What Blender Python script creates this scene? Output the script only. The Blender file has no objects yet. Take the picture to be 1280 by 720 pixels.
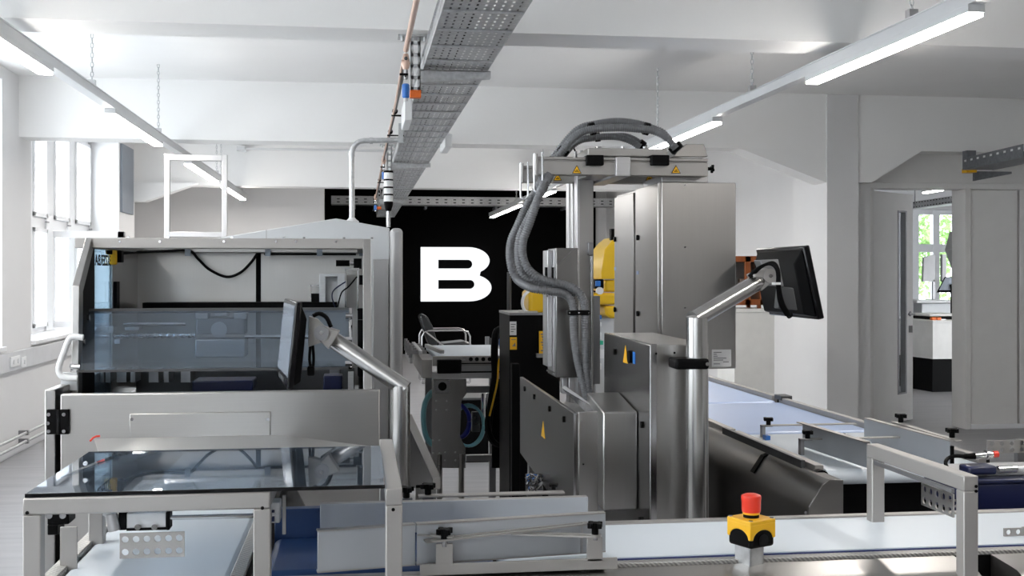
import bpy, bmesh, math, random
from mathutils import Vector, Matrix
random.seed(7)
sc = bpy.context.scene
# ---------------------------------------------------------------- camera, sky, exposure
EYE = 1.5
FPX = 1400.0
VPX, HZ = 448.0, 342.0
TH = math.atan((640.0 - VPX) / FPX)
SN, CS = math.sin(TH), math.cos(TH)
cam_d = bpy.data.cameras.new('camera')
cam_d.sensor_width = 36.0
cam_d.lens = FPX / 1280.0 * 36.0
cam_d.shift_y = -(360.0 - HZ) / 1280.0
cam_d.clip_start = 0.05
cam_d.clip_end = 200.0
cam = bpy.data.objects.new('camera', cam_d)
cam.location = (0, 0, EYE)
cam.rotation_euler = (math.pi / 2, 0, -TH)
sc.collection.objects.link(cam)
sc.camera = cam

world = bpy.data.worlds.new('overcast_sky')
sc.world = world
world.use_nodes = True
wn = world.node_tree.nodes
wn['Background'].inputs[0].default_value = (0.94, 0.97, 1.0, 1)
wn['Background'].inputs[1].default_value = 2.7
LAMP_POWER = 21.0
sc.view_settings.view_transform = 'Standard'
sc.view_settings.look = 'None'
sc.view_settings.gamma = 1.0
sc.view_settings.use_curve_mapping = False
sc.view_settings.exposure = 1.52

# ---------------------------------------------------------------- measuring helpers (photo pixel -> place in the room)
def ray(px, py):
    a = (px - 640.0) / FPX
    b = (HZ - py) / FPX
    return (SN + a * CS, CS - a * SN, b)
def at(px, py, Y):
    d = ray(px, py); t = Y / d[1]
    return Vector((d[0] * t, Y, EYE + d[2] * t))
def atX(px, py, X):
    d = ray(px, py); t = X / d[0]
    return Vector((X, d[1] * t, EYE + d[2] * t))
def atZ(px, py, Z):
    d = ray(px, py); t = (Z - EYE) / d[2]
    return Vector((d[0] * t, d[1] * t, Z))

# ---------------------------------------------------------------- materials
MATS = {}
def nt(name):
    m = bpy.data.materials.new(name); m.use_nodes = True
    n = m.node_tree.nodes; l = m.node_tree.links
    return m, n, l, n['Principled BSDF']
def mat(name, col, rough=0.5, metal=0.0, noise=0.04, nscale=8.0, stretch=(1, 1, 1), bump=0.0, bscale=40.0, spec=None, coat=0.0, rnoise=0.0):
    m, n, l, p = nt(name)
    tc = n.new('ShaderNodeTexCoord'); mp = n.new('ShaderNodeMapping')
    mp.inputs['Scale'].default_value = stretch
    l.new(tc.outputs['Object'], mp.inputs[0])
    nz = n.new('ShaderNodeTexNoise'); nz.inputs['Scale'].default_value = nscale; nz.inputs['Detail'].default_value = 4
    l.new(mp.outputs[0], nz.inputs['Vector'])
    cr = n.new('ShaderNodeValToRGB')
    lo = [max(0, c * (1 - noise)) for c in col]; hi = [min(1, c * (1 + noise)) for c in col]
    cr.color_ramp.elements[0].position = 0.3; cr.color_ramp.elements[1].position = 0.7
    cr.color_ramp.elements[0].color = (*lo, 1); cr.color_ramp.elements[1].color = (*hi, 1)
    l.new(nz.outputs['Fac'], cr.inputs[0]); l.new(cr.outputs[0], p.inputs['Base Color'])
    p.inputs['Roughness'].default_value = rough; p.inputs['Metallic'].default_value = metal
    if spec is not None: p.inputs['Specular IOR Level'].default_value = spec
    if coat: p.inputs['Coat Weight'].default_value = coat; p.inputs['Coat Roughness'].default_value = 0.08
    if rnoise:
        mr = n.new('ShaderNodeMapRange'); mr.inputs['To Min'].default_value = max(0.02, rough - rnoise); mr.inputs['To Max'].default_value = rough + rnoise
        l.new(nz.outputs['Fac'], mr.inputs['Value']); l.new(mr.outputs[0], p.inputs['Roughness'])
    if bump:
        nb = n.new('ShaderNodeTexNoise'); nb.inputs['Scale'].default_value = bscale; nb.inputs['Detail'].default_value = 3
        l.new(mp.outputs[0], nb.inputs['Vector'])
        b = n.new('ShaderNodeBump'); b.inputs['Strength'].default_value = bump; b.inputs['Distance'].default_value = 0.01
        l.new(nb.outputs['Fac'], b.inputs['Height']); l.new(b.outputs[0], p.inputs['Normal'])
    MATS[name] = m
    return m
def steel(name, col, rough, vertical=True):
    st = (60, 60, 1.0) if vertical else (1.0, 60, 60)
    return mat(name, col, rough, 1.0, noise=0.018, nscale=5.0, stretch=st, rnoise=0.012)
mat('wall_paint', (0.70, 0.70, 0.705), 0.85, noise=0.015, nscale=2, bump=0.05, bscale=60)
mat('ceiling_paint', (0.88, 0.88, 0.875), 0.9, noise=0.015, nscale=1.5, bump=0.04, bscale=40)
mat('near_wall_paint', (0.47, 0.46, 0.45), 0.85, noise=0.02, nscale=2)
steel('steel_soft', (0.56, 0.545, 0.53), 0.42)
mat('steel_cover', (0.27, 0.262, 0.255), 0.30, 1.0, noise=0.01, nscale=4.0, stretch=(60, 1, 60))
mat('grey_wall_paint', (0.76, 0.745, 0.73), 0.85, noise=0.02, nscale=2)
mat('black_wall_paint', (0.0012, 0.0012, 0.0014), 0.8, noise=0.1, spec=0.05)
mat('window_white', (0.82, 0.83, 0.85), 0.35, noise=0.01)
mat('door_white', (0.79, 0.785, 0.775), 0.45, noise=0.015)
mat('panel_blue_grey', (0.22, 0.25, 0.29), 0.5)
mat('trunking', (0.62, 0.63, 0.65), 0.5)
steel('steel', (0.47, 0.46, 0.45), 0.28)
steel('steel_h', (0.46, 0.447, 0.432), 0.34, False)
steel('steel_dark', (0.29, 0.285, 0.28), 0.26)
steel('steel_tube', (0.50, 0.49, 0.48), 0.24, False)
mat('steel_gloss', (0.55, 0.55, 0.56), 0.16, 1.0, noise=0.03)
mat('alu', (0.56, 0.56, 0.57), 0.38, 0.85, noise=0.05, nscale=5, stretch=(1, 40, 40))
mat('alu_dark', (0.30, 0.30, 0.31), 0.42, 0.85, noise=0.06)
mat('alu_satin', (0.40, 0.386, 0.372), 0.48, 0.6, noise=0.03, nscale=4)
mat('grey_guide', (0.46, 0.485, 0.52), 0.42, 0.45, noise=0.03, nscale=3)
mat('galvanised', (0.56, 0.57, 0.58), 0.45, 0.75, noise=0.14, nscale=45)
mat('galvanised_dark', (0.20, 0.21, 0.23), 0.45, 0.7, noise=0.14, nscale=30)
mat('machine_grey', (0.46, 0.46, 0.47), 0.45, 0.25, noise=0.03)
mat('hood_white', (0.62, 0.64, 0.66), 0.42, 0.1, noise=0.02)
mat('black_plastic', (0.0035, 0.0035, 0.004), 0.5, noise=0.1, spec=0.08)
mat('black_matte', (0.002, 0.002, 0.0022), 0.75, noise=0.1, spec=0.1)
mat('black_gloss', (0.003, 0.003, 0.004), 0.16, noise=0.05, spec=0.35)
mat('dark_grey_plastic', (0.06, 0.062, 0.066), 0.45)
mat('hose_grey', (0.155, 0.16, 0.172), 0.45, noise=0.06)
mat('belt_white', (0.70, 0.76, 0.82), 0.42, noise=0.015, nscale=3)
mat('belt_light_blue', (0.42, 0.53, 0.78), 0.33, noise=0.03, nscale=2)
mat('belt_blue', (0.018, 0.05, 0.15), 0.35, noise=0.04)
mat('belt_edge', (0.03, 0.045, 0.16), 0.4)
mat('navy', (0.007, 0.011, 0.05), 0.30, noise=0.05)
mat('blue_part', (0.02, 0.16, 0.55), 0.35)
mat('hose_blue', (0.01, 0.02, 0.32), 0.3)
mat('hose_cyan', (0.20, 0.48, 0.55), 0.3)
mat('yellow', (0.86, 0.47, 0.012), 0.35, noise=0.02)
mat('robot_yellow', (0.80, 0.50, 0.015), 0.30, noise=0.03)
mat('red', (0.78, 0.045, 0.02), 0.32, noise=0.02)
mat('orange', (0.80, 0.16, 0.02), 0.4)
mat('copper', (0.66, 0.47, 0.38), 0.4, 0.3)
mat('white_plastic', (0.78, 0.79, 0.80), 0.4, noise=0.01)
mat('lamp_housing', (0.70, 0.71, 0.72), 0.4, noise=0.01)
mat('counter_white', (0.80, 0.80, 0.78), 0.4)
mat('paper', (0.72, 0.72, 0.72), 0.6, noise=0.02)
mat('print_grey', (0.16, 0.16, 0.17), 0.6)
mat('screen_grey', (0.33, 0.37, 0.43), 0.14, noise=0.03, nscale=3)
mat('screen_dark', (0.05, 0.055, 0.06), 0.12)
mat('chair_leather', (0.016, 0.018, 0.02), 0.30, bump=0.05)
mat('green', (0.03, 0.45, 0.28), 0.4)
mat('leaves', (0.34, 0.52, 0.20), 0.6, noise=0.4, nscale=14)
mat('wood_floor_far', (0.42, 0.40, 0.38), 0.5)
# cherry wood
def wood():
    m, n, l, p = nt('cherry_wood')
    tc = n.new('ShaderNodeTexCoord'); mp = n.new('ShaderNodeMapping'); mp.inputs['Scale'].default_value = (30, 30, 3)
    l.new(tc.outputs['Object'], mp.inputs[0])
    w = n.new('ShaderNodeTexNoise'); w.inputs['Scale'].default_value = 2; w.inputs['Detail'].default_value = 6
    l.new(mp.outputs[0], w.inputs['Vector'])
    cr = n.new('ShaderNodeValToRGB'); cr.color_ramp.elements[0].color = (0.16, 0.040, 0.012, 1); cr.color_ramp.elements[1].color = (0.34, 0.105, 0.03, 1)
    l.new(w.outputs['Fac'], cr.inputs[0]); l.new(cr.outputs[0], p.inputs['Base Color']); p.inputs['Roughness'].default_value = 0.3
    MATS['cherry_wood'] = m
wood()
# pale laminate floor: long streaks across the room
def floor_mat():
    m, n, l, p = nt('pale_floor')
    tc = n.new('ShaderNodeTexCoord'); mp = n.new('ShaderNodeMapping'); mp.inputs['Scale'].default_value = (0.8, 9, 1)
    l.new(tc.outputs['Object'], mp.inputs[0])
    w = n.new('ShaderNodeTexNoise'); w.inputs['Scale'].default_value = 1.6; w.inputs['Detail'].default_value = 6; w.inputs['Roughness'].default_value = 0.6
    l.new(mp.outputs[0], w.inputs['Vector'])
    cr = n.new('ShaderNodeValToRGB'); cr.color_ramp.elements[0].position = 0.25; cr.color_ramp.elements[1].position = 0.8
    cr.color_ramp.elements[0].color = (0.26, 0.26, 0.275, 1); cr.color_ramp.elements[1].color = (0.38, 0.38, 0.392, 1)
    l.new(w.outputs['Fac'], cr.inputs[0]); l.new(cr.outputs[0], p.inputs['Base Color'])
    p.inputs['Roughness'].default_value = 0.42
    MATS['pale_floor'] = m
floor_mat()
def emit(name, col, s):
    m = bpy.data.materials.new(name); m.use_nodes = True
    n = m.node_tree.nodes; l = m.node_tree.links; n.clear()
    o = n.new('ShaderNodeOutputMaterial'); e = n.new('ShaderNodeEmission')
    e.inputs[0].default_value = (*col, 1); e.inputs[1].default_value = s
    l.new(e.outputs[0], o.inputs[0]); MATS[name] = m
emit('lamp_glow', (1.0, 0.95, 0.89), LAMP_POWER)
emit('sign_glow', (0.95, 0.98, 1.0), 0.42)
def sheet_glass(name, tint, refl_rough=0.02, ior=1.5, haze=0.0, hcol=(.2, .25, .32)):
    m = bpy.data.materials.new(name); m.use_nodes = True
    n = m.node_tree.nodes; l = m.node_tree.links; n.clear()
    o = n.new('ShaderNodeOutputMaterial'); mx = n.new('ShaderNodeMixShader')
    t = n.new('ShaderNodeBsdfTransparent'); t.inputs[0].default_value = (*tint, 1)
    g = n.new('ShaderNodeBsdfGlossy'); g.inputs['Roughness'].default_value = refl_rough; g.inputs[0].default_value = (0.95, 0.97, 1, 1)
    f = n.new('ShaderNodeFresnel')
    ge = n.new('ShaderNodeNewGeometry'); mr = n.new('ShaderNodeMapRange')   # thin sheet: same reflectance on both faces
    mr.inputs['To Min'].default_value = ior; mr.inputs['To Max'].default_value = 1.0 / ior
    l.new(ge.outputs['Backfacing'], mr.inputs['Value']); l.new(mr.outputs[0], f.inputs[0])
    src = t
    if haze:
        df = n.new('ShaderNodeBsdfDiffuse'); df.inputs[0].default_value = (*hcol, 1)
        m2 = n.new('ShaderNodeMixShader'); m2.inputs[0].default_value = haze
        l.new(t.outputs[0], m2.inputs[1]); l.new(df.outputs[0], m2.inputs[2]); src = m2
    l.new(f.outputs[0], mx.inputs[0]); l.new(src.outputs[0], mx.inputs[1]); l.new(g.outputs[0], mx.inputs[2]); l.new(mx.outputs[0], o.inputs[0])
    MATS[name] = m
sheet_glass('smoked_glass', (0.43, 0.49, 0.56), 0.015, 1.5, 0.10, (.17, .22, .29))
sheet_glass('door_glass', (0.42, 0.49, 0.58), 0.05, 1.6, 0.30, (.11, .145, .19))  # bluish diffuse share paints in the reflected windows and ceiling
sheet_glass('clear_glass', (0.95, 0.97, 0.98), 0.02, 1.3)
sheet_glass('blue_glass', (0.72, 0.84, 0.92), 0.04, 1.4)
sheet_glass('clear_bottle', (0.85, 0.88, 0.9), 0.05, 1.45)

# ---------------------------------------------------------------- mesh helpers
COL = sc.collection
class MB:
    def __init__(s): s.v = []; s.f = []
    def box(s, x0, x1, y0, y1, z0, z1):
        if x0 > x1: x0, x1 = x1, x0
        if y0 > y1: y0, y1 = y1, y0
        if z0 > z1: z0, z1 = z1, z0
        b = len(s.v)
        s.v += [(x0, y0, z0), (x1, y0, z0), (x1, y1, z0), (x0, y1, z0), (x0, y0, z1), (x1, y0, z1), (x1, y1, z1), (x0, y1, z1)]
        s.f += [tuple(b + i for i in q) for q in ((0, 3, 2, 1), (4, 5, 6, 7), (0, 1, 5, 4), (1, 2, 6, 5), (2, 3, 7, 6), (3, 0, 4, 7))]
        return s
    def px(s, px0, py0, px1, py1, Y0, Y1):
        a = at(px0, (py0 + py1) / 2, Y0); b = at(px1, (py0 + py1) / 2, Y0)
        pm = (px0 + px1) / 2
        zt = at(pm, py0, Y0).z; zb = at(pm, py1, Y0).z
        return s.box(a.x, b.x, Y0, Y1, zb, zt)
    def bar(s, a, b, w, h, up=(0, 0, 1)):
        a = Vector(a); b = Vector(b); d = (b - a).normalized(); u = Vector(up)
        r = d.cross(u)
        if r.length < 1e-4: r = d.cross(Vector((0, 1, 0)))
        r.normalize(); u = r.cross(d).normalized()
        k = len(s.v)
        for p in (a, b):
            for sx, sz in ((-1, -1), (1, -1), (1, 1), (-1, 1)):
                s.v.append(tuple(p + r * (sx * w / 2) + u * (sz * h / 2)))
        s.f += [tuple(k + i for i in q) for q in ((0, 1, 2, 3), (7, 6, 5, 4), (0, 4, 5, 1), (1, 5, 6, 2), (2, 6, 7, 3), (3, 7, 4, 0))]
        return s
    def cyl(s, a, b, r, n=16, r2=None):
        a = Vector(a); b = Vector(b); r2 = r if r2 is None else r2
        d = (b - a).normalized(); u = Vector((0, 0, 1)) if abs(d.z) < 0.9 else Vector((1, 0, 0))
        x = d.cross(u).normalized(); y = d.cross(x).normalized(); k = len(s.v)
        for p, q in ((a, r), (b, r2)):
            for i in range(n):
                t = 2 * math.pi * i / n
                s.v.append(tuple(p + x * (q * math.cos(t)) + y * (q * math.sin(t))))
        for i in range(n):
            j = (i + 1) % n
            s.f.append((k + i, k + j, k + n + j, k + n + i))
        s.f.append(tuple(k + n - 1 - i for i in range(n))); s.f.append(tuple(k + n + i for i in range(n)))
        return s
    def tube(s, pts, r, n=10, radii=None, closed=False):
        pts = [Vector(p) for p in pts]; m = len(pts); k = len(s.v)
        prev = None
        for i, p in enumerate(pts):
            if closed: d = pts[(i + 1) % m] - pts[i - 1]
            else: d = pts[min(i + 1, m - 1)] - pts[max(i - 1, 0)]
            d.normalize()
            if prev is None:
                u = Vector((0, 0, 1)) if abs(d.z) < 0.9 else Vector((1, 0, 0))
                x = d.cross(u).normalized()
            else:
                x = (prev - d * prev.dot(d)).normalized()
            prev = x; y = d.cross(x)
            q = radii[i] if radii else r
            for a in range(n):
                t = 2 * math.pi * a / n
                s.v.append(tuple(p + x * (q * math.cos(t)) + y * (q * math.sin(t))))
        for i in range(m if closed else m - 1):
            i2 = (i + 1) % m
            for a in range(n):
                b = (a + 1) % n
                s.f.append((k + i * n + a, k + i2 * n + a, k + i2 * n + b, k + i * n + b))
        if not closed:
            s.f.append(tuple(k + a for a in range(n))); s.f.append(tuple(k + (m - 1) * n + n - 1 - a for a in range(n)))
        return s
    def prism(s, poly, d):
        """poly: list of 3-D points of one face, d: extrusion vector"""
        k = len(s.v); n = len(poly); d = Vector(d)
        s.v += [tuple(Vector(p)) for p in poly] + [tuple(Vector(p) + d) for p in poly]
        s.f.append(tuple(k + i for i in range(n))); s.f.append(tuple(k + 2 * n - 1 - i for i in range(n)))
        for i in range(n):
            j = (i + 1) % n
            s.f.append((k + i, k + n + i, k + n + j, k + j))
        return s
    def lathe(s, c, prof, n=24):
        """prof: (radius, height) pairs about a vertical axis through c"""
        k = len(s.v); c = Vector(c)
        for r, h in prof:
            for i in range(n):
                t = 2 * math.pi * i / n
                s.v.append((c.x + r * math.cos(t), c.y + r * math.sin(t), c.z + h))
        for a in range(len(prof) - 1):
            for i in range(n):
                j = (i + 1) % n
                s.f.append((k + a * n + i, k + a * n + j, k + (a + 1) * n + j, k + (a + 1) * n + i))
        s.f.append(tuple(k + n - 1 - i for i in range(n))); s.f.append(tuple(k + (len(prof) - 1) * n + i for i in range(n)))
        return s
    def xform(s, M):
        s.v = [tuple(M @ Vector(p)) for p in s.v]; return s
    def build(s, name, m, parent=None, bevel=0.0, smooth=False, seg=2):
        me = bpy.data.meshes.new(name)
        off = root_of(parent) if parent is not None else Vector((0, 0, 0))
        if parent is None:
            xs = [p[0] for p in s.v]; ys = [p[1] for p in s.v]; zs = [p[2] for p in s.v]
            off = Vector(((min(xs) + max(xs)) / 2, (min(ys) + max(ys)) / 2, min(zs)))
        me.from_pydata([(p[0] - off.x, p[1] - off.y, p[2] - off.z) for p in s.v], [], s.f)
        bm = bmesh.new(); bm.from_mesh(me); bmesh.ops.recalc_face_normals(bm, faces=bm.faces); bm.to_mesh(me); bm.free()
        me.materials.append(MATS[m])
        o = bpy.data.objects.new(name, me); COL.objects.link(o)
        if parent is not None: o.parent = parent
        else: o.location = off
        if bevel:
            bv = o.modifiers.new('bevel', 'BEVEL'); bv.width = bevel; bv.segments = seg; bv.limit_method = 'ANGLE'; bv.angle_limit = math.radians(40)
        if smooth or bevel:
            for pl in me.polygons: pl.use_smooth = True
            if smooth != 'all':
                me.set_sharp_from_angle(angle=math.radians(35))
        return o
def _rec(fn):
    def g(s, *a, **k):
        if not hasattr(s, 'marks'): s.marks = []
        s.marks.append((len(s.v), len(s.f))); return fn(s, *a, **k)
    return g
for _n in ('box', 'bar', 'cyl', 'tube', 'prism', 'lathe'): setattr(MB, _n, _rec(getattr(MB, _n)))
def each(mb, name, m, parent=None, **kw):
    """every primitive of mb becomes an object of its own"""
    mk = mb.marks + [(len(mb.v), len(mb.f))]; out = []
    for (v0, f0), (v1, f1) in zip(mk, mk[1:]):
        q = MB(); q.v = mb.v[v0:v1]; q.f = [tuple(i - v0 for i in f) for f in mb.f[f0:f1]]
        out.append(q.build(name, m, parent, **kw))
    return out
def stuff(o):
    o['kind'] = 'stuff'; return o
def root_of(o):
    p = Vector((0, 0, 0))
    while o is not None:
        p += o.location; o = o.parent
    return p
def thing(name, label, cat, loc, group=None):
    o = bpy.data.objects.new(name, None); COL.objects.link(o); o.location = loc; o.empty_display_size = 0.05
    return tag(o, label, cat, group)
def tag(o, label, cat, group=None):
    o['label'] = label; o['category'] = cat
    if group: o['group'] = group
    return o
def struct(o):
    o['kind'] = 'structure'; return o
def dup(o, delta, label=None):
    """copy of a thing with its parts and sub-parts"""
    c = o.copy(); COL.objects.link(c); c.location = o.location + Vector(delta)
    if label: c['label'] = label
    for ch in list(o.children):
        k = ch.copy(); COL.objects.link(k); k.parent = c
        for g in list(ch.children):
            q = g.copy(); COL.objects.link(q); q.parent = k
    return c
def curve(pts, n=12):
    """Catmull-Rom through points"""
    P = [Vector(p) for p in pts]; P = [P[0] * 2 - P[1]] + P + [P[-1] * 2 - P[-2]]; out = []
    for i in range(1, len(P) - 2):
        for k in range(n):
            t = k / n
            out.append(0.5 * ((2 * P[i]) + (P[i + 1] - P[i - 1]) * t + (2 * P[i - 1] - 5 * P[i] + 4 * P[i + 1] - P[i + 2]) * t * t + (3 * P[i] - P[i - 1] - 3 * P[i + 1] + P[i + 2]) * t ** 3))
    out.append(P[-2]); return out
def resample(pts, step):
    out = [pts[0].copy()]; acc = 0.0
    for a, b in zip(pts, pts[1:]):
        L = (b - a).length; d = step - acc
        while d <= L:
            out.append(a.lerp(b, d / L)); d += step
        acc = (acc + L) % step if L > 0 else acc
        acc = L - (d - step) if L > 0 else acc
    return out
def corrugated(pts, r, pitch=0.0075, n=12):
    q = resample(curve(pts, 16), pitch / 3.0)
    rad = [r if (i % 3) else r * 0.74 for i in range(len(q))]
    return MB().tube(q, r, n, rad)
def disc(mb, c, nrm, r, th, n=12):
    c = Vector(c); d = Vector(nrm).normalized(); return mb.cyl(c, c + d * th, r, n)
def text_mesh(name, s, size, m, parent, M, depth=0.0008, bold=0.0):
    cu = bpy.data.curves.new(name, 'FONT'); cu.body = s; cu.size = size; cu.extrude = depth; cu.offset = bold
    cu.align_x = 'CENTER'; cu.align_y = 'CENTER'; cu.resolution_u = 3
    t = bpy.data.objects.new(name, cu); COL.objects.link(t)
    bpy.context.view_layer.update()
    me = bpy.data.meshes.new_from_object(t.evaluated_get(bpy.context.evaluated_depsgraph_get()))
    bpy.data.objects.remove(t)
    me.transform(Matrix.Translation(-root_of(parent)) @ M)
    me.materials.clear(); me.materials.append(MATS[m])
    o = bpy.data.objects.new(name, me); COL.objects.link(o); o.parent = parent
    return o
def knob(mb, c, r=0.012, h=0.022):
    """three-armed clamp knob on a stem"""
    c = Vector(c)
    mb.cyl(c, c + Vector((0, 0, h * 0.75)), r * 0.55, 12)
    mb.cyl(c + Vector((0, 0, h * 0.6)), c + Vector((0, 0, h)), r * 0.8, 14)
    for k in range(4):
        t = k * math.pi / 2 + 0.5
        mb.cyl(c + Vector((math.cos(t) * r, math.sin(t) * r, h * 0.58)), c + Vector((math.cos(t) * r, math.sin(t) * r, h)), r * 0.42, 8)
    return mb
# ================================================================ the room
CEIL, BEAM = 3.165, 2.65
XL, XG = -2.83, -3.2
YB = 21.0            # black end wall
YN = -5.0
struct(MB().box(-3.4, 14, YN - .2, 23, -0.12, 0).build('floor', 'pale_floor'))
struct(MB().box(-3.4, 14, YN - .2, 23, CEIL, CEIL + .15).build('ceiling', 'ceiling_paint'))
REC = [(-4.3, -0.7), (0.6, 4.2), (5.75, 9.45), (10.25, 13.86)]
w = MB()
WT = 3.06
w.box(-3.35, XL, YN, 14.8, 0, 0.88).box(-3.35, XL, YN, 14.8, WT, CEIL)
ys = [YN] + [y for r in REC for y in r] + [14.8]
for a, b in zip(ys[0::2], ys[1::2]): w.box(-3.35, XL, a, b, 0.88, WT)
struct(w.build('wall_left', 'wall_paint'))
# window sills, one for each recess
for i, (a, b) in enumerate(REC):
    struct(MB().box(XG, XL + .04, a, b, 0.88, 0.915).build('trim_%d' % (20 + i), 'window_white', bevel=0.004))
# windows
def window(n, rec, lights, open_cell=None):
    fr = MB(); y0, y1 = rec; X0, X1 = XG - .05, XG + .03
    zs = (0.915, 1.96, 2.06, WT)
    fr.box(X0, X1, y0, y1, 1.955, 2.065)
    fr.box(X0, X1, y0, y1, zs[0], zs[0] + .05).box(X0, X1, y0, y1, WT - .04, WT)
    edges = [y0] + [y for l in lights for y in l] + [y1]
    for a, b in zip(edges[0::2], edges[1::2]):
        fr.box(X0, X1 + .02, a, b, zs[0], WT)
    # inner sash rims
    for k, (a, b) in enumerate(lights):
        for (za, zb) in ((zs[0] + .05, 1.955), (2.065, WT - .04)):
            if (k, za < 1.5) == open_cell: continue
            t = 0.045
            fr.box(X0 + .02, X1 + .035, a, a + t, za, zb).box(X0 + .02, X1 + .035, b - t, b, za, zb)
            fr.box(X0 + .02, X1 + .035, a, b, za, za + t).box(X0 + .02, X1 + .035, a, b, zb - t, zb)
    f = struct(fr.build('window_%d' % n, 'window_white', bevel=0.004))
    for k, (a, b) in enumerate(lights):
        for (za, zb) in ((zs[0] + .05, 1.955), (2.065, WT - .04)):
            if (k, za < 1.5) == open_cell: continue
            MB().box(XG - .012, XG - .006, a + .02, b - .02, za + .02, zb - .02).build('pane', 'clear_glass', f)
    h = MB()
    for (a, b) in lights: h.box(X1 + .03, X1 + .05, b - .10, b - .02, 2.015, 2.03)
    h.build('latch', 'alu_dark', f)
    return f
gy = lambda px: atX(px, 300, XG).y
window(1, REC[3], [(10.42, 11.0), (gy(34), gy(52)), (gy(61), gy(80)), (gy(88), gy(107))], (2, True))
for n, (a, b) in ((2, REC[2]), (3, REC[1]), (4, REC[0])):
    L = (b - a) / 4.0
    window(n, (a, b), [(a + .08 + k * L, a + L - .08 + k * L) for k in range(4)])
# casement swung open into the room
c0 = at(60, 350, 12.25); c1 = at(156, 350, 12.25); zt = at(110, 289, 12.25).z; zb = at(110, 409, 12.25).z
cas = thing('open_casement', 'white window casement swung open into the room above the sill', 'window', (c0.x, 12.25, zb))
m = MB(); t = .07
m.box(c0.x, c0.x + t, 12.22, 12.28, zb, zt).box(c1.x - t, c1.x, 12.22, 12.28, zb, zt).box(c0.x, c1.x, 12.22, 12.28, zt - t, zt).box(c0.x, c1.x, 12.22, 12.28, zb, zb + t)
m.build('sash_frame', 'window_white', cas, bevel=.004)
MB().box(c0.x + .06, c1.x - .06, 12.247, 12.253, zb + .06, zt - .06).build('pane', 'clear_glass', cas)
MB().box(c1.x - .05, c1.x - .03, 12.19, 12.22, 1.38, 1.42).box(c1.x - .05, c1.x - .03, 12.18, 12.19, 1.28, 1.42).build('handle', 'alu', cas)

# other shell walls
nx0, nx1 = -2.3, -1.3
struct(MB().box(-3.4, nx0, YN - .2, YN, 0, CEIL).box(nx1, 8.3, YN - .2, YN, 0, CEIL).box(nx0, nx1, YN - .2, YN, 0, .9).box(nx0, nx1, YN - .2, YN, BEAM, CEIL).build('wall_near', 'near_wall_paint'))
fr = MB()
for x in (nx0, (nx0 + nx1) / 2 - .05, nx1 - .1): fr.box(x, x + .1, YN - .14, YN - .06, .9, BEAM)
for z in (.9, 1.96, BEAM - .1): fr.box(nx0, nx1, YN - .14, YN - .06, z, z + .1)
f6 = struct(fr.build('window_6', 'window_white'))
for a in (nx0 + .1, (nx0 + nx1) / 2 + .05):
    for z0, z1 in ((1.0, 1.96), (2.06, BEAM - .1)): MB().box(a, a + (nx1 - nx0) / 2 - .15, YN - .103, YN - .097, z0, z1).build('pane', 'clear_glass', f6)
struct(MB().box(8.0, 8.3, YN, 10.15, 0, CEIL).build('wall_right', 'grey_wall_paint'))
struct(MB().box(-3.3, at(405, 250, 16.5).x, 16.5, 16.8, 0, CEIL).build('wall_divider', 'wall_paint'))
XR = 4.7
struct(MB().box(XR, XR + .2, 10.7, YB, 0, CEIL).build('wall_rear_right', 'wall_paint'))
struct(MB().box(-3.3, XR + .2, YB, YB + .2, 0, CEIL).build('wall_far', 'wall_paint'))
struct(MB().box(-3.35, -3.15, 14.8, YB, 0, CEIL).build('wall_rear_left', 'wall_paint'))
bx0, bx1 = at(380, 300, YB).x, at(744, 300, YB).x
struct(MB().box(bx0, bx1, YB - .04, YB, 0, at(600, 236, YB).z).build('wall_black', 'black_wall_paint'))
# concrete beams with their haunches
struct(MB().box(XL, 8, 5.3, 5.6, BEAM, CEIL).build('trim_1', 'ceiling_paint'))
colx0, colx1, pierx = at(1033, 300, 9.9).x, at(1072, 300, 9.9).x, at(1088, 300, 10.0).x
struct(MB().box(XL, 8, 9.9, 10.2, BEAM, CEIL).build('trim_2', 'ceiling_paint'))
h = MB()
ha, hb = at(925, 182, 9.9), at(1002, 228, 9.9)
h.prism([(ha.x, 9.9, BEAM), (colx0, 9.9, BEAM), (colx0, 9.9, hb.z)], (0, .3, 0))
ra, rb = at(1090, 228, 9.9), at(1152, 185, 9.9)
h.prism([(colx1, 9.9, BEAM), (rb.x, 9.9, BEAM), (ra.x, 9.9, ra.z), (colx1, 9.9, ra.z)], (0, .3, 0))
struct(h.build('trim_3', 'ceiling_paint'))
struct(MB().box(XL, XR, 14.8, 15.1, BEAM - .02, CEIL).build('trim_4', 'ceiling_paint'))
q0, q1 = at(184, 253, 14.8), at(250, 233, 14.8)
struct(MB().prism([(XL - .2, 14.62, BEAM), (q1.x, 14.62, BEAM), (q0.x, 14.62, q0.z), (XL - .2, 14.62, q0.z)], (0, .2, 0)).build('trim_5', 'ceiling_paint'))
struct(MB().box(colx0, colx1, 9.885, 10.7, 0, CEIL).build('wall_column', 'wall_paint'))
struct(MB().box(colx1, pierx, 10.0, 10.3, 0, BEAM).build('wall_pier', 'wall_paint'))
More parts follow.
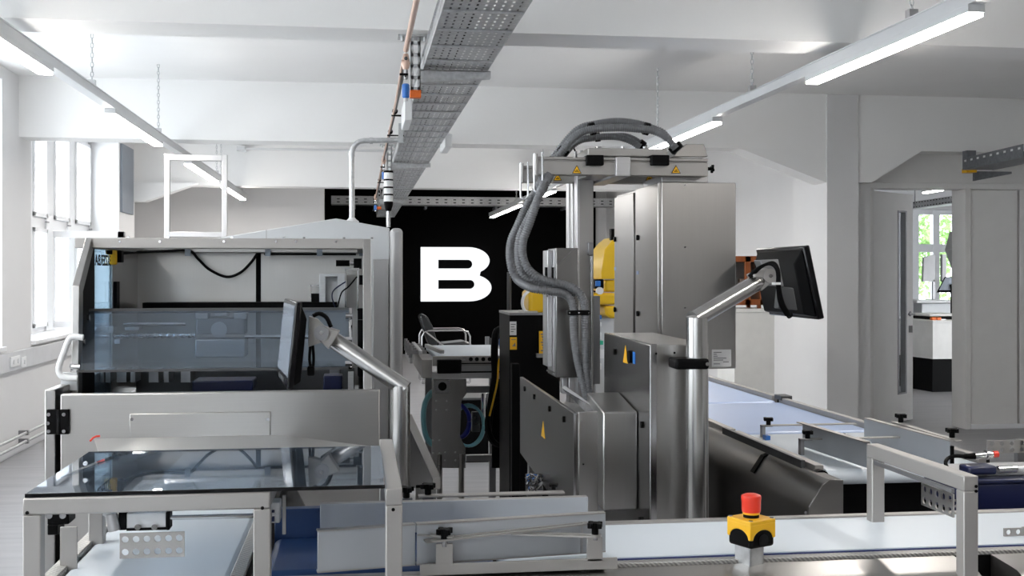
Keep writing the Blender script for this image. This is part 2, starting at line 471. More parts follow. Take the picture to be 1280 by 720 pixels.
# wall with the door
dx0, dx1 = at(1092, 300, 10.15).x, at(1204, 300, 10.15).x
DZ = at(1140, 236, 10.15).z
struct(MB().box(pierx, dx0, 10.15, 10.32, 0, CEIL).box(dx0, 8.3, 10.15, 10.32, DZ, CEIL).box(dx1, 8.3, 10.15, 10.32, 0, DZ).build('wall_door_side', 'door_white'))
struct(MB().box(pierx, 8.0, 10.11, 10.16, DZ, DZ + .055).build('trim_6', 'door_white', bevel=.004))
px_a, px_b = at(1211, 300, 10.1).x, at(1272, 300, 10.1).x
struct(MB().box(px_a, px_b, 10.105, 10.15, 0.01, DZ - .01).build('trim_7', 'door_white', bevel=.004))
struct(MB().box(dx1 - .012, dx1 + .045, 10.09, 10.34, 0, DZ).box(px_b + .03, px_b + .12, 10.11, 10.16, 0, DZ).build('trim_8', 'door_white', bevel=.003))
# door leaf ajar
hx, hy, LW = dx0 + .01, 10.24, 0.93
ang = math.radians(38); ex, ey = math.cos(ang), math.sin(ang)
def leaf(u0, u1, z0, z1, th=.045, o=0.0):
    return [(hx + ex * u0 + ey * o, hy + ey * u0 - ex * o, z0), (hx + ex * u1 + ey * o, hy + ey * u1 - ex * o, z0), (hx + ex * u1 + ey * o, hy + ey * u1 - ex * o, z1), (hx + ex * u0 + ey * o, hy + ey * u0 - ex * o, z1)], (-ey * th, ex * th, 0)
u0, u1, s0, s1 = .60, .77, .30, 2.12
d = MB()
for r in ((0, u0, .01, DZ - .01), (u1, LW, .01, DZ - .01), (u0, u1, .01, s0), (u0, u1, s1, DZ - .01)):
    d.prism(*leaf(*r))
door = struct(d.build('door_1', 'door_white'))
MB().prism(*leaf(u0, u1, s0, s1, .008, -.02)).build('pane', 'clear_glass', door)
m = MB()
for (a, b, za, zb) in ((u0 - .015, u0 + .012, s0, s1), (u1 - .012, u1 + .015, s0, s1), (u0 - .015, u1 + .015, s0 - .015, s0), (u0 - .015, u1 + .015, s1, s1 + .015)):
    m.prism(*leaf(a, b, za, zb, .055, .005))
m.build('glazing_bead', 'alu_dark', door)
hp = Vector((hx + ex * .86 + ey * .0, hy + ey * .86, 1.09)); nrm = Vector((ey, -ex, 0)); al = Vector((ex, ey, 0))
m = MB().cyl(hp, hp + nrm * .055, .011).cyl(hp + nrm * .05, hp + nrm * .05 - al * .13, .010).cyl(hp, hp + nrm * .008, .026)
m.box(hp.x - .02, hp.x + .02, hp.y - .02, hp.y, .90, .97)
m.build('handle', 'alu_dark', door, smooth=True)
# skirting
struct(MB().box(dx1 + .05, 8, 10.09, 10.105, 0, .045).build('baseboard_door_side', 'window_white'))
struct(MB().box(XL, XL + .012, YN, 14.8, 0, .06).build('baseboard_left', 'window_white'))

# ---- far room behind the door
YF = 18.0
fx0, fx1 = at(1141, 300, YF).x, at(1290, 300, YF).x
wz0, wz1 = at(1170, 398, YF).z, at(1170, 262, YF).z
struct(MB().box(XR + .1, fx0, YF, YF + .3, 0, CEIL).box(fx1, 13, YF, YF + .3, 0, CEIL).box(fx0, fx1, YF, YF + .3, 0, wz0).box(fx0, fx1, YF, YF + .3, wz1, CEIL).build('wall_side_room', 'wall_paint'))
struct(MB().box(12.6, 12.8, 10.3, YF, 0, CEIL).build('wall_side_room_right', 'wall_paint'))
fr = MB(); tz0, tz1 = at(1170, 315, YF).z, at(1170, 305, YF).z
fr.box(fx0, fx1, YF + .1, YF + .2, tz0, tz1).box(fx0, fx1, YF + .1, YF + .2, wz0, wz0 + .08).box(fx0, fx1, YF + .1, YF + .2, wz1 - .08, wz1)
cols = [(1141, 1152), (1170, 1178), (1197, 1206), (1226, 1234), (1258, 1266), (1284, 1290)]
for a, b in cols: fr.box(at(a, 300, YF).x, at(b, 300, YF).x, YF + .09, YF + .2, wz0, wz1)
f5 = struct(fr.build('window_5', 'window_white', bevel=.004))
for (a, b), (c, e) in zip(cols, cols[1:]):
    for z0, z1 in ((wz0 + .08, tz0), (tz1, wz1 - .08)):
        MB().box(at(b, 300, YF).x, at(c, 300, YF).x, YF + .145, YF + .15, z0, z1).build('pane', 'clear_glass', f5)
struct(MB().box(fx0 - .1, fx1, YF - .15, YF, wz0 - .05, wz0).build('trim_9', 'window_white'))
# tree outside the far window
tc = at(1163, 300, 23.0)
tree = thing('tree', 'leafy green tree outside the far window of the side room', 'tree', (tc.x, 23.0, -.12))
MB().cyl((tc.x, 23, -.12), (tc.x + .1, 23, 2.0), .09, 10, .05).build('trunk', 'cherry_wood', tree)
lf = MB(); rnd = random.Random(3)
for k in range(1500):
    p = Vector((rnd.gauss(0, .42), rnd.gauss(0, .4), rnd.gauss(0, .75))) + Vector((tc.x, 23.0, 2.0))
    a = Vector((rnd.uniform(-1, 1), rnd.uniform(-1, 1), rnd.uniform(-1, 1))).normalized() * .09
    b = a.cross(Vector((rnd.uniform(-1, 1), rnd.uniform(-1, 1), 1))).normalized() * .05
    i = len(lf.v); lf.v += [tuple(p - a), tuple(p + b), tuple(p + a), tuple(p - b)]; lf.f.append((i, i + 1, i + 2, i + 3))
fo = lf.build('foliage', 'leaves', tree); fo['kind'] = 'stuff'
# counter with chamfered corner
def counter():
    Y = 13.3
    a = at(1133, 450, Y + .55); b = at(1166, 450, Y); c = at(1230, 450, Y)
    root = thing('service_counter', 'white counter with black plinth and angled corner behind the door', 'counter', (b.x, Y, 0))
    def poly(o, z): return [(a.x + o, a.y + o, z), (b.x + o * .4, b.y + o, z), (c.x, c.y + o, z), (c.x, c.y + 1.2, z), (a.x + o, a.y + 1.0, z)]
    MB().prism(poly(.03, 0), (0, 0, .42)).build('plinth', 'black_plastic', root)
    MB().prism(poly(0, .42), (0, 0, .46)).build('body', 'counter_white', root)
    MB().prism(poly(-.01, .88), (0, 0, .025)).build('worktop', 'counter_white', root, bevel=.003)
    return Y
CY = counter()
def far_bits():
    z = .905
    # tray, orange handled tool
    p = at(1160, 400, CY + .35); q = at(1197, 400, CY + .35)
    t = thing('tray', 'flat grey tray with white lid lying on the white counter', 'tray', (p.x, CY + .35, z))
    MB().box(p.x, q.x, CY + .3, CY + .75, z, z + .04).build('body', 'black_plastic', t, bevel=.01)
    MB().box(p.x, q.x - .01, CY + .31, CY + .74, z + .04, z + .075).build('lid', 'counter_white', t, bevel=.012)
    p = at(1163, 402, CY + .18)
    t = thing('cutter', 'small orange handled cutter on the edge of the white counter', 'tool', (p.x, CY + .18, z))
    MB().box(p.x, p.x + .06, CY + .14, CY + .2, z, z + .035).build('grip', 'orange', t, bevel=.008)
    MB().box(p.x + .072, p.x + .13, CY + .14, CY + .2, z, z + .035).build('grip', 'orange', t, bevel=.008)
    MB().box(p.x + .05, p.x + .2, CY + .16, CY + .18, z, z + .012).build('blade', 'alu', t)
    # checkout scale with screens
    Y = 15.0
    base = at(1170, 390, Y)
    t = thing('shop_scale', 'pale shop scale with display post standing beyond the counter', 'scale', (base.x, Y, 0))
    MB().px(1152, 412, 1172, 440, Y, Y + .4).build('cabinet', 'machine_grey', t)
    g = at(1165, 430, Y)
    MB().box(g.x - .25, g.x + .25, Y - .1, Y + .4, 0, at(1160, 410, Y).z).build('stand', 'counter_white', t)
    MB().px(1146, 375, 1196, 379, Y - .1, Y + .4).build('weighing_plate', 'white_plastic', t, bevel=.01)
    MB().px(1152, 379, 1190, 411, Y + .05, Y + .3).build('body', 'hood_white', t, bevel=.01)
    MB().px(1166, 350, 1169, 376, Y + .1, Y + .13).build('post', 'alu_dark', t)
    m = MB(); a = at(1155, 322, Y + .1); b = at(1169, 318, Y + .1); c = at(1169, 352, Y + .1); e = at(1154, 352, Y + .1)
    m.prism([a, b, c, e], (0, .05, 0)).build('display', 'machine_grey', t)
    MB().px(1178, 318, 1183, 352, Y + .2, Y + .26).build('side_panel', 'machine_grey', t)
    Y = 13.9
    b0 = at(1195, 380, Y)
    t = thing('till_screen', 'black touch screen tilted on its arm above the counter', 'screen', (b0.x, Y, .905))
    a = at(1181, 346, Y); b = at(1197, 346, Y); c = at(1193, 364, Y + .05); e = at(1172, 364, Y + .05)
    MB().prism([a, b, c, e], (0, .03, -.02)).build('bezel', 'black_plastic', t, bevel=.004)
    f = lambda p, k: p.lerp((a + b + c + e) / 4, k) + Vector((0, -.002, .0015))
    MB().prism([f(a, .14), f(b, .14), f(c, .14), f(e, .14)], (0, .002, -.001)).build('screen', 'screen_grey', t)
    m = MB().cyl((b0.x, Y + .1, .905), (b0.x, Y + .1, at(1195, 352, Y).z), .02).cyl((b0.x, Y + .1, .905), (b0.x, Y + .1, .92), .09)
    m.build('stand', 'black_plastic', t, smooth=True)
    m = MB(); a = at(1190, 360, Y - .02); m.prism([at(1188, 356, Y), at(1200, 352, Y), at(1203, 385, Y), at(1196, 378, Y)], (0, .08, 0)); m.build('terminal', 'black_plastic', t)
    # slanted perforated grey unit above
    Y = 14.2
    t = thing('loudspeaker', 'grey speaker with grille hanging in the side room beyond the door', 'speaker', (at(1198, 330, Y).x, Y, at(1198, 290, Y).z))
    MB().prism([at(1199, 289, Y), at(1193, 312, Y), at(1203, 340, Y), at(1220, 330, Y), at(1215, 298, Y)], (0, .25, 0)).build('housing', 'machine_grey', t)
    m = MB()
    for k in range(6):
        for j in range(3):
            a = at(1196.5 + j * 1.6 + k * .9, 309 + k * 4 - j * 3.2, Y)
            m.box(a.x, a.x + .012, Y - .004, Y, a.z - .02, a.z)
    m.build('grille', 'black_matte', t)
    tube = MB().cyl((at(1208, 310, Y).x, Y + .12, at(1199, 300, Y).z), (at(1208, 310, Y).x, Y + .12, CEIL), .012); tube.build('rod', 'alu_dark', t)
    # ceiling tray and light of the side room
    Y0 = 13.2
    a = at(1137, 262, 15.2); b = at(1212, 249, 13.4)
    t = thing('cable_tray', 'perforated grey cable tray under the side room ceiling beyond the door', 'cable tray', (a.x, a.y, a.z))
    m = MB().bar((a.x, a.y, a.z), (b.x, b.y, a.z), .2, .012).bar((a.x, a.y - .1, a.z + .05), (b.x, b.y - .1, a.z + .05), .01, .11)
    m.build('tray', 'galvanised', t)
    m = MB(); n = 20
    for k in range(n):
        p = a.lerp(Vector((b.x, b.y, a.z)), (k + .5) / n)
        for dz in (.02, .08): m.box(p.x - .018, p.x + .018, p.y - .109, p.y - .106, p.z + dz, p.z + dz + .014)
    m.build('slot', 'black_matte', t)
    m = MB()
    for k in (.1, .9):
        p = a.lerp(Vector((b.x, b.y, a.z)), k); m.cyl((p.x, p.y, p.z), (p.x, p.y, CEIL - .003), .008, 8)
    m.build('rod', 'alu_dark', t)
    a = at(1156, 241, 12.9); b = at(1208, 236, 11.8)
    t = thing('batten_light', 'slim lit ceiling batten in the side room just inside the door', 'light', (a.x, a.y, a.z))
    MB().bar((a.x, a.y, a.z + .03), (b.x, b.y, a.z + .03), .07, .05).build('housing', 'lamp_housing', t)
    MB().bar((a.x, a.y, a.z), (b.x, b.y, a.z), .055, .015).build('diffuser', 'lamp_glow', t)
    m = MB()
    for k in (.2, .8):
        p = a.lerp(b, k); m.cyl((p.x, p.y, a.z + .05), (p.x, p.y, CEIL), .004, 6)
    m.build('rod', 'alu_dark', t)
far_bits()

# ---- things on the left wall
t = MB().box(XL + .004, XL + .03, 7.2, 13.9, .70, .86); o = t.build('cable_trunking', 'trunking', bevel=.004)
tag(o, 'pale grey cable trunking running along the left wall below the sill', 'trunking')
for k, (pa, pb, lab) in enumerate(((12, 23, 'white double wall socket on the trunking below the window sill'), (26, 31, 'white single switch beside the wall socket on the trunking'))):
    a = atX(pa, 452, XL + .03); b = atX(pb, 450, XL + .03)
    so = thing('wall_socket' if k == 0 else 'wall_switch', lab, 'socket' if k == 0 else 'switch', (XL + .03, a.y, a.z - .05))
    MB().box(XL + .03, XL + .045, a.y, b.y, a.z - .05, a.z + .035).build('plate', 'white_plastic', so, bevel=.004)
    n = 2 if k == 0 else 1
    for j in range(n):
        yc = a.y + (b.y - a.y) * (j + .5) / n
        MB().cyl((XL + .045, yc, a.z - .008), (XL + .049, yc, a.z - .008), .02, 14).build('insert', 'trunking', so, smooth=True)
for k, (z, x, lab) in enumerate(((.16, .06, 'upper steel heating pipe running low along the left wall'), (.09, .06, 'lower steel heating pipe running low along the left wall'))):
    t = thing('heating_pipe', lab, 'pipe', (XL + x, 4.0, z))
    MB().cyl((XL + x, 3.0, z), (XL + x, 13.8, z), .013, 12).build('pipe', 'galvanised', t, smooth=True)
    m = MB()
    for y in (5.6, 7.8, 9.9, 12.2): m.box(XL, XL + x + .018, y - .015, y + .015, z - .02, z + .02)
    m.build('bracket', 'alu_dark', t)
a, b = atX(150, 220, XL), atX(163, 220, XL)
o = MB().box(XL, XL + .03, a.y, 14.6, atX(150, 265, XL).z, WT).build('wall_panel', 'panel_blue_grey', bevel=.004)
tag(o, 'tall blue-grey panel fixed to the wall just past the left window', 'panel')
# ================================================================ things under the ceiling
def chain(mb, x, y, z0, z1):
    n = max(2, int((z1 - z0) / .028)); L = (z1 - z0) / n
    for k in range(n):
        zc = z0 + (k + .5) * L; pts = []
        for i in range(8):
            t = 2 * math.pi * i / 8
            u, v = .0085 * math.cos(t), L * .62 * math.sin(t)
            pts.append((x + u, y, zc + v) if k % 2 else (x, y + u, zc + v))
        mb.tube(pts, .0028, 4, closed=True)
    return mb
def light_row(X, ymax, lamps, chains, label):
    z = 2.545
    r = thing('light_track', label, 'light', (X, lamps[0][0], z))
    MB().box(X - .032, X + .032, -4.6, ymax, z + .012, z + .062).box(X - .037, X + .037, -4.6, ymax, z + .062, z + .068).build('rail', 'lamp_housing', r, bevel=.002)
    for a, b in lamps:
        h = MB().box(X - .036, X + .036, a, b, z - .02, z + .012).build('lamp', 'lamp_housing', r, bevel=.002)
        MB().box(X - .033, X + .033, a + .012, b - .012, z - .034, z - .02).build('diffuser', 'lamp_glow', h)
    for y in chains:
        m = chain(MB(), X, y, z + .10, CEIL)
        m.build('chain', 'galvanised', r)
        MB().box(X - .02, X + .02, y - .02, y + .02, z + .066, z + .11).build('hanger_clip', 'alu', r)
light_row(-1.575, 16.1, [(-2.1, -.4), (1.05, 2.8), (4.25, 5.98), (7.45, 9.2), (10.75, 12.8), (13.6, 15.8)], [-3.0, 1.0, 4.6, atX(115, 100, -1.575).y, atX(198, 150, -1.575).y, 12.9, 13.3, 15.6],
          'long ceiling light track on chains beside the left windows')
light_row(2.40, 20.4, [(-2.3, -.7), (.9, 2.5), (4.1, 5.72), (7.3, 9.0), (10.5, 12.2), (13.7, 15.4), (16.6, 20.2)], [-3.0, 0.6, 3.4, 4.62, atX(940, 110, 2.4).y, atX(822, 160, 2.4).y, 14.5, 17.0],
          'long ceiling light track on chains right of the cable tray')
# main cable tray ------------------------------------------------------------
TX0, TX1, TZ = .315, .63, 2.5
def cable_tray():
    r = thing('cable_tray', 'long perforated galvanised cable tray running away under the ceiling', 'cable tray', ((TX0 + TX1) / 2, 5.0, TZ))
    Y0, Y1, P = 1.6, 20.0, .33
    ncol = 9; hw, hl = .0085, .026
    m = MB(); cx = [TX0 + (TX1 - TX0) * (k + .9) / (ncol + .8) for k in range(ncol)]
    def quad(x0, x1, y0, y1):
        i = len(m.v); m.v += [(x0, y0, TZ), (x1, y0, TZ), (x1, y1, TZ), (x0, y1, TZ)]; m.f.append((i, i + 1, i + 2, i + 3))
    e = [TX0] + [c + s for c in cx for s in (-hw / 2, hw / 2)] + [TX1]
    for a, b in zip(e[0::2], e[1::2]): quad(a, b, Y0, Y1)
    y = Y0; holes = []
    while y < Y1:
        for k in range(5): holes.append(y + .045 + k * .06)
        y += P
    for c in cx:
        prev = Y0
        for hh in holes:
            if hh + hl > Y1: break
            quad(c - hw / 2, c + hw / 2, prev, hh); prev = hh + hl
        quad(c - hw / 2, c + hw / 2, prev, Y1)
    m.build('perforated_base', 'galvanised', r)
    # sides with a folded lip
    for x, s in ((TX0, -1), (TX1, 1)):
        m = MB(); yy = Y0
        m.box(x - .0012, x + .0012, Y0, Y1, TZ - .002, TZ + .02).box(x - .0012, x + .0012, Y0, Y1, TZ + .034, TZ + .062)
        m.box(x - .010, x + .0012, Y0, Y1, TZ + .060, TZ + .063) if s < 0 else m.box(x - .0012, x + .010, Y0, Y1, TZ + .060, TZ + .063)
        while yy < Y1:
            m.box(x - .0012, x + .0012, yy, yy + .035, TZ + .02, TZ + .034); yy += .062
        m.build('side_rail', 'galvanised', r)
    y = Y0 + P
    ribs = MB()
    while y < Y1:
        ribs.box(TX0 + .004, TX1 - .004, y - .009, y + .009, TZ - .010, TZ - .001); y += P
    each(ribs, 'cross_rib', 'galvanised', r)
    # cables lying in the tray
    cab = thing('cable_bundle', 'dark cables lying inside the long perforated ceiling tray', 'cables', (.45, 5.0, TZ))
    rnd = random.Random(5)
    for k, x in enumerate((.335, .352, .372, .39, .415, .425, .445, .52, .60)):
        rr = .006 + .003 * (k % 3)
        pts = [(x + rnd.uniform(-.006, .006), Y0 + .4 + i * 1.3, TZ + .004 + rr) for i in range(14)]
        MB().tube(curve(pts, 3), rr, 6).build('cable', ('black_plastic', 'navy', 'dark_grey_plastic')[k % 3], cab, smooth=True)
    # hangers under the beams
    names = ('nearest', 'middle', 'farthest')
    for k, yb in enumerate((5.45, 10.05, 14.95)):
        h = thing('tray_bracket', '%s bracket with orange cap holding the ceiling cable tray' % names[k], 'bracket', (.28, yb, 2.38))
        m = MB()
        x0, x1 = .250, .298
        m.box(x0, x0 + .004, yb - .02, yb + .02, 2.385, BEAM).box(x1 - .004, x1, yb - .02, yb + .02, 2.385, BEAM)
        for q in range(5):
            za = 2.385 + q * .055
            m.box(x0, x1, yb - .02, yb - .016, za, za + .018)
        m.box(x0, x0 + .014, yb - .02, yb - .016, 2.385, BEAM).box(x1 - .014, x1, yb - .02, yb - .016, 2.385, BEAM)
        m.build('strut', 'galvanised', h)
        MB().box(x0 - .06, x1 + .035, yb - .05, yb + .05, BEAM - .008, BEAM).cyl((x0 - .04, yb - .03, BEAM - .03), (x0 - .04, yb - .03, BEAM), .009, 8).cyl((x1 + .02, yb - .03, BEAM - .03), (x1 + .02, yb - .03, BEAM), .009, 8).build('head_plate', 'galvanised', h)
        MB().box(x0 - .003, x1 + .003, yb - .023, yb + .023, 2.352, 2.388).build('end_cap', 'orange', h, bevel=.002)
        m = MB().prism([(x1, yb - .02, TZ - .012), (TX1 + .01, yb - .02, TZ - .012), (TX1 + .01, yb - .02, TZ - .045), (x1, yb - .02, TZ - .075)], (0, .004, 0))
        m.prism([(x1, yb - .02, TZ - .012), (TX1 + .01, yb - .02, TZ - .012), (TX1 + .01, yb + .03, TZ - .012), (x1, yb + .03, TZ - .012)], (0, 0, -.004))
        m.prism([(x1, yb - .022, TZ - .075), (TX1 + .01, yb - .022, TZ - .045), (TX1 + .01, yb + .03, TZ - .045), (x1, yb + .03, TZ - .075)], (0, 0, .004))
        m.build('arm', 'galvanised', h)
cable_tray()
# air line beside the tray: copper pipe, ball valve, then thin hose
def air_line():
    X, Z = .222, 2.555
    r = thing('air_line', 'copper air pipe with blue fittings running left of the cable tray', 'pipe', (X, 3.0, Z - .2))
    MB().cyl((X, 1.2, Z), (X, 5.3, Z), .013, 14).build('pipe', 'copper', r, smooth=True)
    MB().tube(curve([(X, 5.3, Z - .04), (X, 6.5, Z - .06), (X, 8.5, Z - .05), (X, 9.9, Z - .05), (X + .01, 11.5, Z - .05), (X + .01, 14.7, Z - .06), (X + .01, 18, Z - .05)], 8), .009, 8).build('line', 'dark_grey_plastic', r, smooth=True)
    MB().tube(curve([(X - .015, 5.3, Z - .05), (X - .012, 6.5, Z - .08), (X - .012, 8.5, Z - .07), (X - .012, 9.9, Z - .07), (X - .005, 14.7, Z - .08)], 8), .006, 8).build('line', 'copper', r, smooth=True)
    for yv in (5.32, 9.95, 14.8):
        z0 = Z - .03
        MB().lathe((X, yv, z0 - .06), [(.011, 0), (.015, .008), (.022, .03), (.015, .06), (.012, .075)], 14).build('elbow', 'copper', r, smooth=True)
        MB().cyl((X, yv, z0 - .105), (X, yv, z0 - .06), .010, 12).build('nipple', 'steel_gloss', r, smooth=True)
        MB().lathe((X, yv, z0 - .195), [(.012, 0), (.018, .006), (.018, .062), (.013, .068)], 14).build('regulator', 'blue_part', r, smooth=True)
        MB().cyl((X, yv, z0 - .208), (X, yv, z0 - .19), .010, 12).build('drain', 'white_plastic', r, smooth=True)
        MB().box(X - .03, X + .01, yv - .03, yv - .02, z0 - .092, z0 - .082).build('lever', 'black_plastic', r)
    m = MB()
    for y in (6.9, 7.9, 12.0): m.box(X - .022, X + .095, y - .012, y + .012, Z - .09, Z - .082).cyl((X, y - .012, Z - .06), (X, y + .012, Z - .06), .018, 10)
    m.build('clip', 'black_plastic', r)
air_line()
# junction box on the tray side
o = MB().box(.255, .30, 6.3, 6.75, 2.36, 2.49).build('junction_box', 'white_plastic', bevel=.006)
tag(o, 'white junction box hanging on the left side of the cable tray', 'box')
o = MB().box(TX1 + .003, TX1 + .06, 8.3, 8.75, 2.44, 2.54).build('socket_box', 'white_plastic', bevel=.008)
tag(o, 'small white box clamped on the right edge of the cable tray', 'box')
# steel conduit bending from the hood up to the tray
def conduit():
    Y = 7.5
    a = at(440, 277, Y); b = at(440, 192, Y); c = at(455, 176, Y); e = at(500, 175, Y)
    r = thing('steel_conduit', 'vertical steel conduit rising from the white hood and bending to the tray', 'pipe', (a.x, Y, a.z))
    pts = [a, b] + [Vector((b.x + (c.x - b.x) * (1 - math.cos(t)), Y, b.z + (c.z - b.z) * math.sin(t))) for t in (.3, .6, .9, 1.2, 1.57)] + [e]
    MB().tube(pts, .018, 14).build('pipe', 'galvanised', r, smooth=True)
    m = MB().cyl(b - Vector((0, 0, .02)), b + Vector((0, 0, .01)), .022, 14); m.cyl(at(462, 176, Y), at(466, 176, Y), .022, 14)
    m.build('coupling', 'galvanised', r, smooth=True)
    MB().lathe((a.x, Y, a.z - .005), [(.045, 0), (.045, .008), (.028, .02), (.02, .03)], 18).build('flange', 'white_plastic', r, smooth=True)
    h = e + Vector((0, 0, .02))
    MB().box(e.x - .01, e.x + .02, Y - .02, Y + .02, e.z - .02, TZ).build('clamp', 'galvanised', r)
conduit()
# thin conduit across the rear ceiling
a, b = at(302, 187, 14.7), at(500, 187, 14.7)
o = MB().cyl((a.x, 14.6, a.z), (b.x, 14.6, a.z), .016, 10).box(a.x - .05, a.x + .05, 14.57, 14.8, a.z - .02, a.z + .03).build('ceiling_conduit', 'lamp_housing', smooth=True)
tag(o, 'thin pale conduit running across the rear beam face', 'pipe')
# tray across the black wall
def rear_tray():
    Y = 20.2; a = at(414, 251, Y); b = at(770, 251, Y); z0, z1 = at(600, 257, Y).z, at(600, 247, Y).z
    r = thing('wall_cable_tray', 'perforated grey cable tray running across the black end wall', 'cable tray', (a.x, Y, z0))
    MB().box(a.x, b.x, Y, Y + .3, z0, z0 + .006).box(a.x, b.x, Y, Y + .006, z0, z1).box(a.x, b.x, Y - .01, Y + .01, z1, z1 + .008).build('tray', 'galvanised', r)
    m = MB(); x = a.x + .1
    while x < b.x:
        for k in (.25, .62): m.box(x, x + .05, Y - .004, Y - .001, z0 + (z1 - z0) * k, z0 + (z1 - z0) * k + .02)
        x += .16
    m.build('slot', 'dark_grey_plastic', r)
    m = MB()
    for k in range(4):
        x = a.x + (b.x - a.x) * (k + .3) / 4; m.box(x, x + .04, Y + .3, YB - .04, z0 - .04, z0)
    m.build('wall_arm', 'galvanised_dark', r)
rear_tray()
# tray end on the right wall by the door
def right_tray():
    a = at(1221, 205, 9.8)
    r = thing('short_cable_tray', 'dark cable tray on a yellow capped bracket above the door', 'cable tray', (a.x, 9.8, a.z))
    p0 = at(1222, 212, 9.75); p1 = at(1300, 207, 8.6)
    z = p0.z
    m = MB().bar((p0.x, p0.y, z), (p1.x, p1.y, z), .28, .006)
    d = Vector((p1.x - p0.x, p1.y - p0.y, 0)).normalized(); nn = Vector((-d.y, d.x, 0))
    for s in (-1, 1):
        m.bar(Vector((p0.x, p0.y, z + .05)) + nn * (.14 * s), Vector((p1.x, p1.y, z + .05)) + nn * (.14 * s), .006, .11)
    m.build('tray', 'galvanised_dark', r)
    m = MB()
    for k in range(9):
        q = Vector((p0.x, p0.y, z + .075)).lerp(Vector((p1.x, p1.y, z + .075)), (k + .5) / 9)
        for s in (1, -1):
            m.bar(q + nn * (.1445 * s) - d * .02, q + nn * (.1445 * s) + d * .02, .002, .018)
    m.build('slot', 'lamp_housing', r)
    h0 = at(1211, 187, 9.82)
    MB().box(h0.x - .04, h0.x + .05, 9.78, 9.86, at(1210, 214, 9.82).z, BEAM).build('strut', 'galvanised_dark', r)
    MB().box(h0.x - .045, h0.x + .055, 9.775, 9.865, at(1210, 216, 9.82).z, at(1210, 211, 9.82).z).build('end_cap', 'yellow', r)
    MB().prism([(h0.x + .05, 9.8, z - .01), (h0.x + .05, 9.8, z - .10), (h0.x + .42, 9.8, z - .03), (h0.x + .42, 9.8, z - .01)], (0, .04, 0)).build('arm', 'galvanised_dark', r)
right_tray()
# illuminated letter B -----------------------------------------------------
def letter_b():
    Y = YB - .12
    S = lambda cx, cy: at(320 + cx / 3.0, 240 + cy / 3.0, Y)
    root = thing('letter_sign', 'large glowing white letter B on the black end wall', 'sign', (S(618, 410).x, Y, S(618, 410).z))
    x0, x1u, x1l = S(618, 300).x, S(875, 300).x, S(882, 300).x
    zt, zb, zw = S(740, 207).z, S(740, 410).z, S(740, 308).z
    xw = S(838, 300).x
    def arc(cx, cz, rx, rz, a0, a1, n=14): return [(cx + rx * math.cos(math.radians(a0 + (a1 - a0) * i / n)), cz + rz * math.sin(math.radians(a0 + (a1 - a0) * i / n))) for i in range(n + 1)]
    r = .28
    hu, hl = zt - zw, zw - zb
    outer = [(x0, zb), (x1l - .42, zb)] + arc(x1l - .42, zb + hl / 2, .42, hl / 2, -90, 62) + arc(x1u - .40, zt - hu / 2, .40, hu / 2, -55, 90) + [(x0, zt)]
    def slot(cx0, cx1, cy0, cy1):
        a, b = S(cx0, cy0), S(cx1, cy1); h = (a.z - b.z) / 2
        return [(a.x, a.z), (b.x - h, a.z)] + arc(b.x - h, a.z - h, h, h, 90, -90, 8)[1:] + [(a.x, b.z)]
    cu = bpy.data.curves.new('b', 'CURVE'); cu.dimensions = '2D'; cu.fill_mode = 'BOTH'; cu.extrude = .05
    for pl in (outer, slot(683, 812, 254, 287), slot(683, 820, 330, 363)):
        sp = cu.splines.new('POLY'); sp.points.add(len(pl) - 1); sp.use_cyclic_u = True
        for p, q in zip(sp.points, pl): p.co = (q[0], q[1], 0, 1)
    t = bpy.data.objects.new('b', cu); COL.objects.link(t); bpy.context.view_layer.update()
    me = bpy.data.meshes.new_from_object(t.evaluated_get(bpy.context.evaluated_depsgraph_get())); bpy.data.objects.remove(t)
    me.transform(Matrix.Translation(-root.location) @ Matrix.Translation((0, Y, 0)) @ Matrix.Rotation(math.pi / 2, 4, 'X'))
    me.materials.clear(); me.materials.append(MATS['sign_glow'])
    o = bpy.data.objects.new('letter', me); COL.objects.link(o); o.parent = root
    MB().box(x0 + .1, x0 + .16, Y + .05, YB - .04, zb + .1, zb + .2).box(x0 + .1, x0 + .16, Y + .05, YB - .04, zt - .2, zt - .1).build('wall_fixing', 'black_plastic', root)
letter_b()
# ================================================================ left: slicing machine
def ridged():
    m, n, l, p = nt('ridged_alu')
    tc = n.new('ShaderNodeTexCoord'); wv = n.new('ShaderNodeTexWave'); wv.bands_direction = 'DIAGONAL'; wv.inputs['Scale'].default_value = 70
    l.new(tc.outputs['Object'], wv.inputs['Vector'])
    cr = n.new('ShaderNodeValToRGB'); cr.color_ramp.elements[0].color = (.36, .35, .34, 1); cr.color_ramp.elements[1].color = (.60, .585, .56, 1)
    l.new(wv.outputs['Fac'], cr.inputs[0]); l.new(cr.outputs[0], p.inputs['Base Color'])
    b = n.new('ShaderNodeBump'); b.inputs['Strength'].default_value = .5; b.inputs['Distance'].default_value = .002
    l.new(wv.outputs['Fac'], b.inputs['Height']); l.new(b.outputs[0], p.inputs['Normal'])
    p.inputs['Metallic'].default_value = .6; p.inputs['Roughness'].default_value = .4; MATS['ridged_alu'] = m
ridged()
